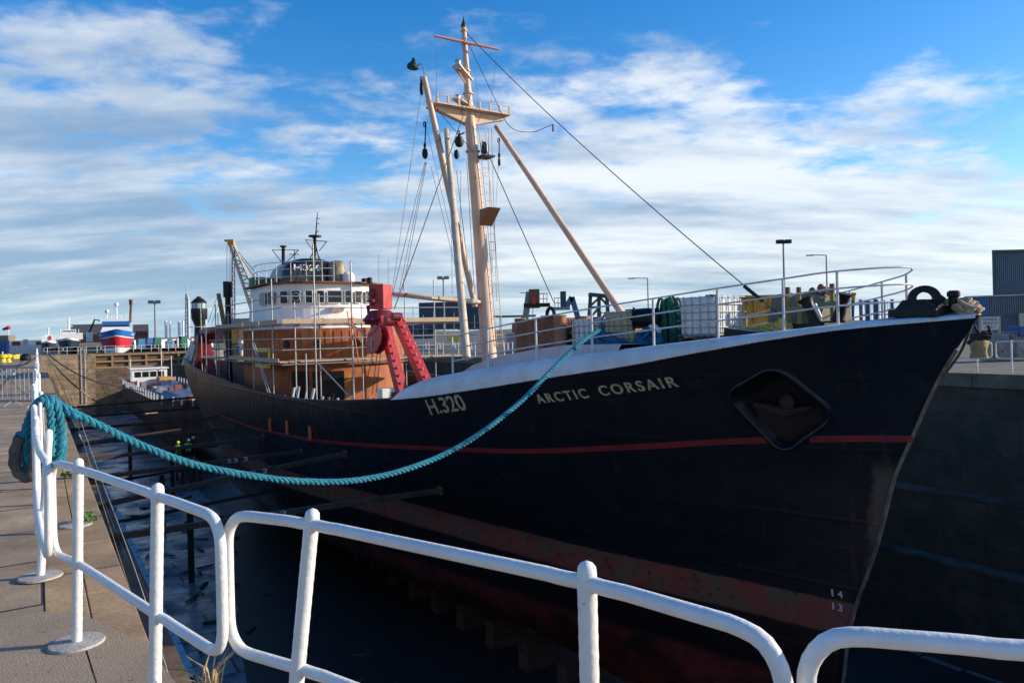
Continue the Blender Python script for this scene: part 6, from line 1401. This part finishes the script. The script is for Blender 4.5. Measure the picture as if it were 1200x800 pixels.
# boom lifts
g = thing('boom_lift', 'grey boom lift with a rusty caged basket behind the brown bin', 'lift', P(616, 392, 60)); Y = 60
b = MB(); b.beam(P(613, 392, Y), P(620, 342, Y), .5, .45, Vector((0, 1, 0))); mk('boom', b, M['grey'], g)
b = MB(); b.box(P(626, 350, Y), (.42, .5, .75)); mk('basket_box', b, M['brick'], g); b = MB(); b.box(P(629, 357.5, Y), (1.05, .6, .14)); mk('basket_floor', b, M['black'], g)
b = MB()
for x in (632, 637, 641): b.tube([P(x, 357, Y), P(x, 344, Y)], .03, 5)
for yy in (344, 350): b.tube([P(628, yy, Y), P(642, yy, Y)], .03, 5)
b.tube([P(609, 343, Y), P(642, 344, Y)], .03, 5); mk('basket_rail', b, M['galv'], g); b = MB(); b.box(P(625.5, 352, Y - .6), (.16, .03, .28)); mk('red_panel', b, M['fred'], g); b = MB(); b.tube([P(624.5, 358, Y), P(624.5, 376, Y)], .03, 5); mk('hanging_cable', b, M['wire'], g)
b = MB(); b.box((P(616, 390, Y).x, Y, .8), (1.6, 1.0, .8)); mk('chassis', b, M['grey'], g, .1)
g = thing('boom_lift', 'blue articulated boom lift with an open basket right of the grey one', 'lift', P(678, 392, 62)); Y = 62
for a_, c_ in (((683, 392), (670, 348)), ((670, 348), (663, 361))): b = MB(); b.beam(P(*a_, Y), P(*c_, Y), .42, .4, Vector((0, 1, 0))); mk('boom', b, M['bluelift'], g)
b = MB(); b.box(P(660, 352, Y), (.22, .4, .75)); mk('jib_post', b, M['navy'], g); b = MB(); b.box(P(657, 361.5, Y), (.75, .5, .12)); mk('basket_floor', b, M['grey'], g)
b = MB()
for x in (650, 654, 658): b.tube([P(x, 361, Y), P(x, 349, Y)], .03, 5)
for yy in (349, 355): b.tube([P(649, yy, Y), P(660, yy, Y)], .03, 5)
mk('basket_rail', b, M['galv'], g); b = MB(); b.box((P(683, 390, Y).x, Y, .8), (1.6, 1.0, .8)); mk('chassis', b, M['bluelift'], g, .1)
# navy braced tower frame
Y = 48; g = thing('braced_frame', 'dark blue steel frame with diagonal braces behind the guard rail', 'frame', P(702, 392, Y))
P4 = [(690, 344), (702, 342), (711, 347)]
for (xt, xb) in ((692, 689), (702, 701.5), (711, 714)):
    b = MB(); b.beam(P(xb, 392, Y), P(xt, 346, Y), .22, .22, Vector((0, 1, 0))); mk('leg', b, M['navy'], g)
for a_, c_ in (((690, 360), (702, 349)), ((702, 360), (689, 376)), ((703, 348), (712, 358)), ((713, 362), (704, 376)), ((690, 360), (701, 360))): b = MB(); b.beam(P(*a_, Y), P(*c_, Y), .14, .14, Vector((0, 1, 0))); mk('brace', b, M['navy'], g)
b = MB(); b.beam(P(690, 345, Y), P(712, 347, Y), .8, .22, up); mk('head_plate', b, M['navy'], g)
# open canopy left of the lifts
g = thing('canopy', 'thin dark canopy roof on posts left of the grey boom lift', 'canopy', P(600, 390, 75)); b = MB(); b.box(P(603, 370.5, 75), (2.1, 2, .08)); mk('canopy_roof', b, M['grey'], g)
for x in (586, 611): b = MB(); b.tube([P(x, 392, 75), P(x, 371, 75)], .05, 5); mk('canopy_post', b, M['galv'], g)
# yellow skip and plant behind the foredeck
Y = 36; 
g = thing('yellow_skip', 'long rust stained yellow skip on the far quay behind the white tank', 'skip', P(905, 392, Y))
a_, c_ = P(858, 349, Y), P(996, 343, Y); b = MB(); zt = a_.z + .02; b.prism([Vector((a_.x, Y, .05)), Vector((a_.x - .15, Y, zt)), Vector((c_.x + .3, Y, zt + .1)), Vector((c_.x, Y, .05))], (0, 1.8, 0)); o_ = mk('skip_body', b, M['skip'], g, .04); fixn(o_)
b = MB(); b.box(((a_.x + c_.x) / 2 + .07, Y - .03, zt + .02), ((c_.x - a_.x) / 2 + .2, .08, .06)); mk('skip_rim', b, M['skip'], g, .02)
for k in range(8): b = MB(); b.box((a_.x + (c_.x - a_.x) * (k + .5) / 8, Y - .04, zt / 2), (.05, .04, zt / 2 - .05)); mk('skip_rib', b, M['skip'], g, .01)
# blue stillages and cage
for k, (x0, x1, lb) in enumerate(((1009, 1026, 'blue mesh stillage left of the bow fairlead'), (1028, 1046, 'blue mesh stillage nearest the bow fairlead'))):
    Y = 34; q0, q1 = P(x0, 380, Y), P(x1, 380, Y); g = thing('stillage', lb, 'stillage', ((q0.x + q1.x) / 2, Y, 0)); zt = P(x0, 351, Y).z; b = MB()
    for x in (q0.x, q1.x):
        for y in (Y, Y + .8): b.box((x, y, zt / 2), (.05, .05, zt / 2))
    mk('corner_posts', b, M['bluec'], g); b = MB()
    for i in range(8): xx = q0.x + (q1.x - q0.x) * i / 7; b.tube([(xx, Y, .1), (xx, Y, zt - .1)], .012, 4)
    for z in (.3, zt * .5, zt * .75, zt - .12): b.box(((q0.x + q1.x) / 2, Y, z), ((q1.x - q0.x) / 2, .02, .025))
    mk('mesh_side', b, M['bluec'], g)
# ------------------------------------------------------------------ right edge: sheds, sign, caged waste, railing bits
Y = 78; x0 = P(1165, 340, Y).x; x1 = P(1215, 340, Y).x + 25; zt = P(1165, 295, Y).z
g = thing('tall_shed', 'tall blue grey clad shed at the right edge of the photo', 'shed', ((x0 + x1) / 2, Y, 0)); b = MB(); b.prism([Vector((x0, Y, 0)), Vector((x0, Y, zt)), Vector((x1, Y, zt)), Vector((x1, Y, 0))], (12, 16, 0)); fixn_ = mk('cladding', b, M['shed'], g)
b = MB(); b.box(((x0 + x1) / 2, Y - .03, zt + .05), ((x1 - x0) / 2 + .1, .1, .12)); b.box((x0 - .03, Y - .03, zt / 2), (.08, .08, zt / 2)); mk('edge_trim', b, M['green2'], g)
Y2 = 70; xa, xb = P(1040, 350, Y2).x, P(1215, 350, Y2).x + 12; ze = P(1165, 346, Y2).z
g = thing('low_shed', 'long low blue clad shed with a sloping roof edge behind the bow', 'shed', ((xa + xb) / 2, Y2, 0)); b = MB(); zA = ze - .9
b.prism([Vector((xa, Y2, 0)), Vector((xa, Y2, P(1050, 362, Y2).z)), Vector((P(1130, 350, Y2).x, Y2, ze - .1)), Vector((xb, Y2, ze + .1)), Vector((xb, Y2, 0))], (5, 7, 0)); fixn(mk('cladding', b, M['shed'], g))
b = MB(); b.beam(Vector((P(1130, 350, Y2).x, Y2 - .08, ze - .08)), Vector((xb, Y2 - .08, ze + .14)), .12, .12); mk('gutter', b, M['lgrey'], g)
b = MB(); q_ = P(1148, 357, Y2); b.box((q_.x, Y2 - .05, q_.z - .35), (.75, .05, .95)); mk('blue_door', b, M['bluec'], g)
b = MB(); q_ = P(1196, 376, Y2); b.box((q_.x + 1, Y2 - .06, .9), (4.5, .05, .9)); mk('lower_wall', b, mat('lower_wall_grey', (.06, .085, .12), .6), g)
b = MB(); b.box((P(1195, 376, Y2).x, Y2 - .2, P(1195, 376, Y2).z), (.22, .1, .72)); mk('downpipe', b, mat('pipe_tan', (.5, .42, .3), .6), g)
# sign
Y = 40; c0 = P(1160, 379, Y); g = thing('notice_sign', 'pale wooden GENERAL WASTE ONLY sign on two posts behind the bow', 'sign', (c0.x, Y, 0))
w_ = .50; b = MB(); b.box((c0.x, Y, c0.z), (w_, .02, .36)); sg_ = mk('sign_board', b, M['sign'], g, .005)
for dx in (-w_ - .03, w_ + .03): b = MB(); b.box((c0.x + dx, Y + .01, (c0.z + .4) / 2), (.04, .04, (c0.z + .4) / 2)); mk('sign_post', b, M['timber'], g)
for tx, dz, hh, ww in (('GENERAL', .16, .14, .62), ('WASTE', -.05, .15, .6), ('ONLY', -.27, .14, .46)):
    letters(tx, lambda x, y, dz=dz, hh=hh, ww=ww: Vector((c0.x + ww * 1.35 * (x - .5), Y - .024, c0.z + dz + hh * y)), None, 0, M['ink'], 'sign_text', sg_, 1.05, .02)
# caged waste bins behind the far railing
for k, (xa_, xb_, yt, m_, lb) in enumerate(((1163, 1186, 389, 'lgrey', 'grey caged waste bin behind the far railing'), (1188, 1215, 388, 'bluec', 'caged bin with blue lid at the right edge behind the railing'))):
    Y = 30; q0, q1 = P(xa_, 400, Y), P(xb_, 400, Y); zt = P(xa_, yt, Y).z; g = thing('waste_cage', lb, 'waste bin', ((q0.x + q1.x) / 2, Y, 0))
    b = MB(); b.box(((q0.x + q1.x) / 2, Y + .5, zt * .47), ((q1.x - q0.x) / 2 - .06, .42, zt * .45)); mk('contents', b, mat('waste_mix', (.20, .20, .20), .8, c2=(.40, .39, .36), sc=3, c3=(.22, .12, .07), sc3=4, thr3=(.55, .6)) if 'waste_mix' not in bpy.data.materials else bpy.data.materials['waste_mix'], g)
    b = MB()
    for i in range(8): xx = q0.x + (q1.x - q0.x) * i / 7; b.tube([(xx, Y, .05), (xx, Y, zt)], .012, 4)
    for i in range(6): z = .08 + (zt - .1) * i / 5; b.tube([(q0.x, Y, z), (q1.x, Y, z)], .012, 4)
    mk('cage', b, M['galv'], g)
    if m_ == 'bluec': b = MB(); b.box(((q0.x + q1.x) / 2 + .1, Y + .42, zt + .0), ((q1.x - q0.x) / 2 - .1, .5, .2)); mk('lid', b, M['bluec'], g, .03)
# dried net bag over the far railing, anchor-like fender frame, stem rope
Y = G(1142, 437).y - .15; c0 = P(1147, 409, Y); b = MB(); rows = []; rr = random.Random(2)
for j in range(9):
    z = .30 - j * .072; w_ = .28 + .03 * math.sin(j * .9); rows.append([c0 + Vector((w_ * math.cos(a) + rr.uniform(-.015, .015), .13 * math.sin(a) * (1.1 + .2 * math.sin(a * 3)) - .02, z)) for a in [i * pi / 12 for i in range(24)]])
b.grid(rows, True, closed=True); b.add(rows[0], [tuple(range(24))]); b.add(rows[-1], [tuple(range(23, -1, -1))]); solo('net_bag', b, mat('straw_net', (.44, .33, .14), .9, c2=(.28, .19, .08), sc=9, bump=1, bsc=30), 'straw coloured net bundle hung over the far railing beyond the stem', 'net')
Y = 21.5; b = MB(); 
for a_, c_ in (((1137, 392), (1162, 392)), ((1162, 392), (1158, 386)), ((1142, 381), (1148, 393)), ((1138, 395), (1160, 398)), ((1158, 381), (1162, 392))): b.tube([P(*a_, Y), P(*c_, Y)], .035, 6)
b.tube(smoothpts([P(1134, 402, Y), P(1143, 396, Y), P(1150, 393, Y), P(1160, 394, Y)], 4), .06, 8); b.tube(smoothpts([P(1140, 399, Y), P(1152, 390, Y), P(1157, 396, Y), P(1145, 397, Y)], 4), .045, 8); solo('old_tackle', b, M['mud'], 'rusty tangle of old tackle on the far quay just behind the stem', 'tackle')
line([SP(1141, 372, -.25) , P(1128, 408, 14.5), P(1112, 432, 15.2), P(1102, 446, 15.6)], .028, 'ropetan', 'straw rope hanging down beside the stem of the bow', 'stem_rope')
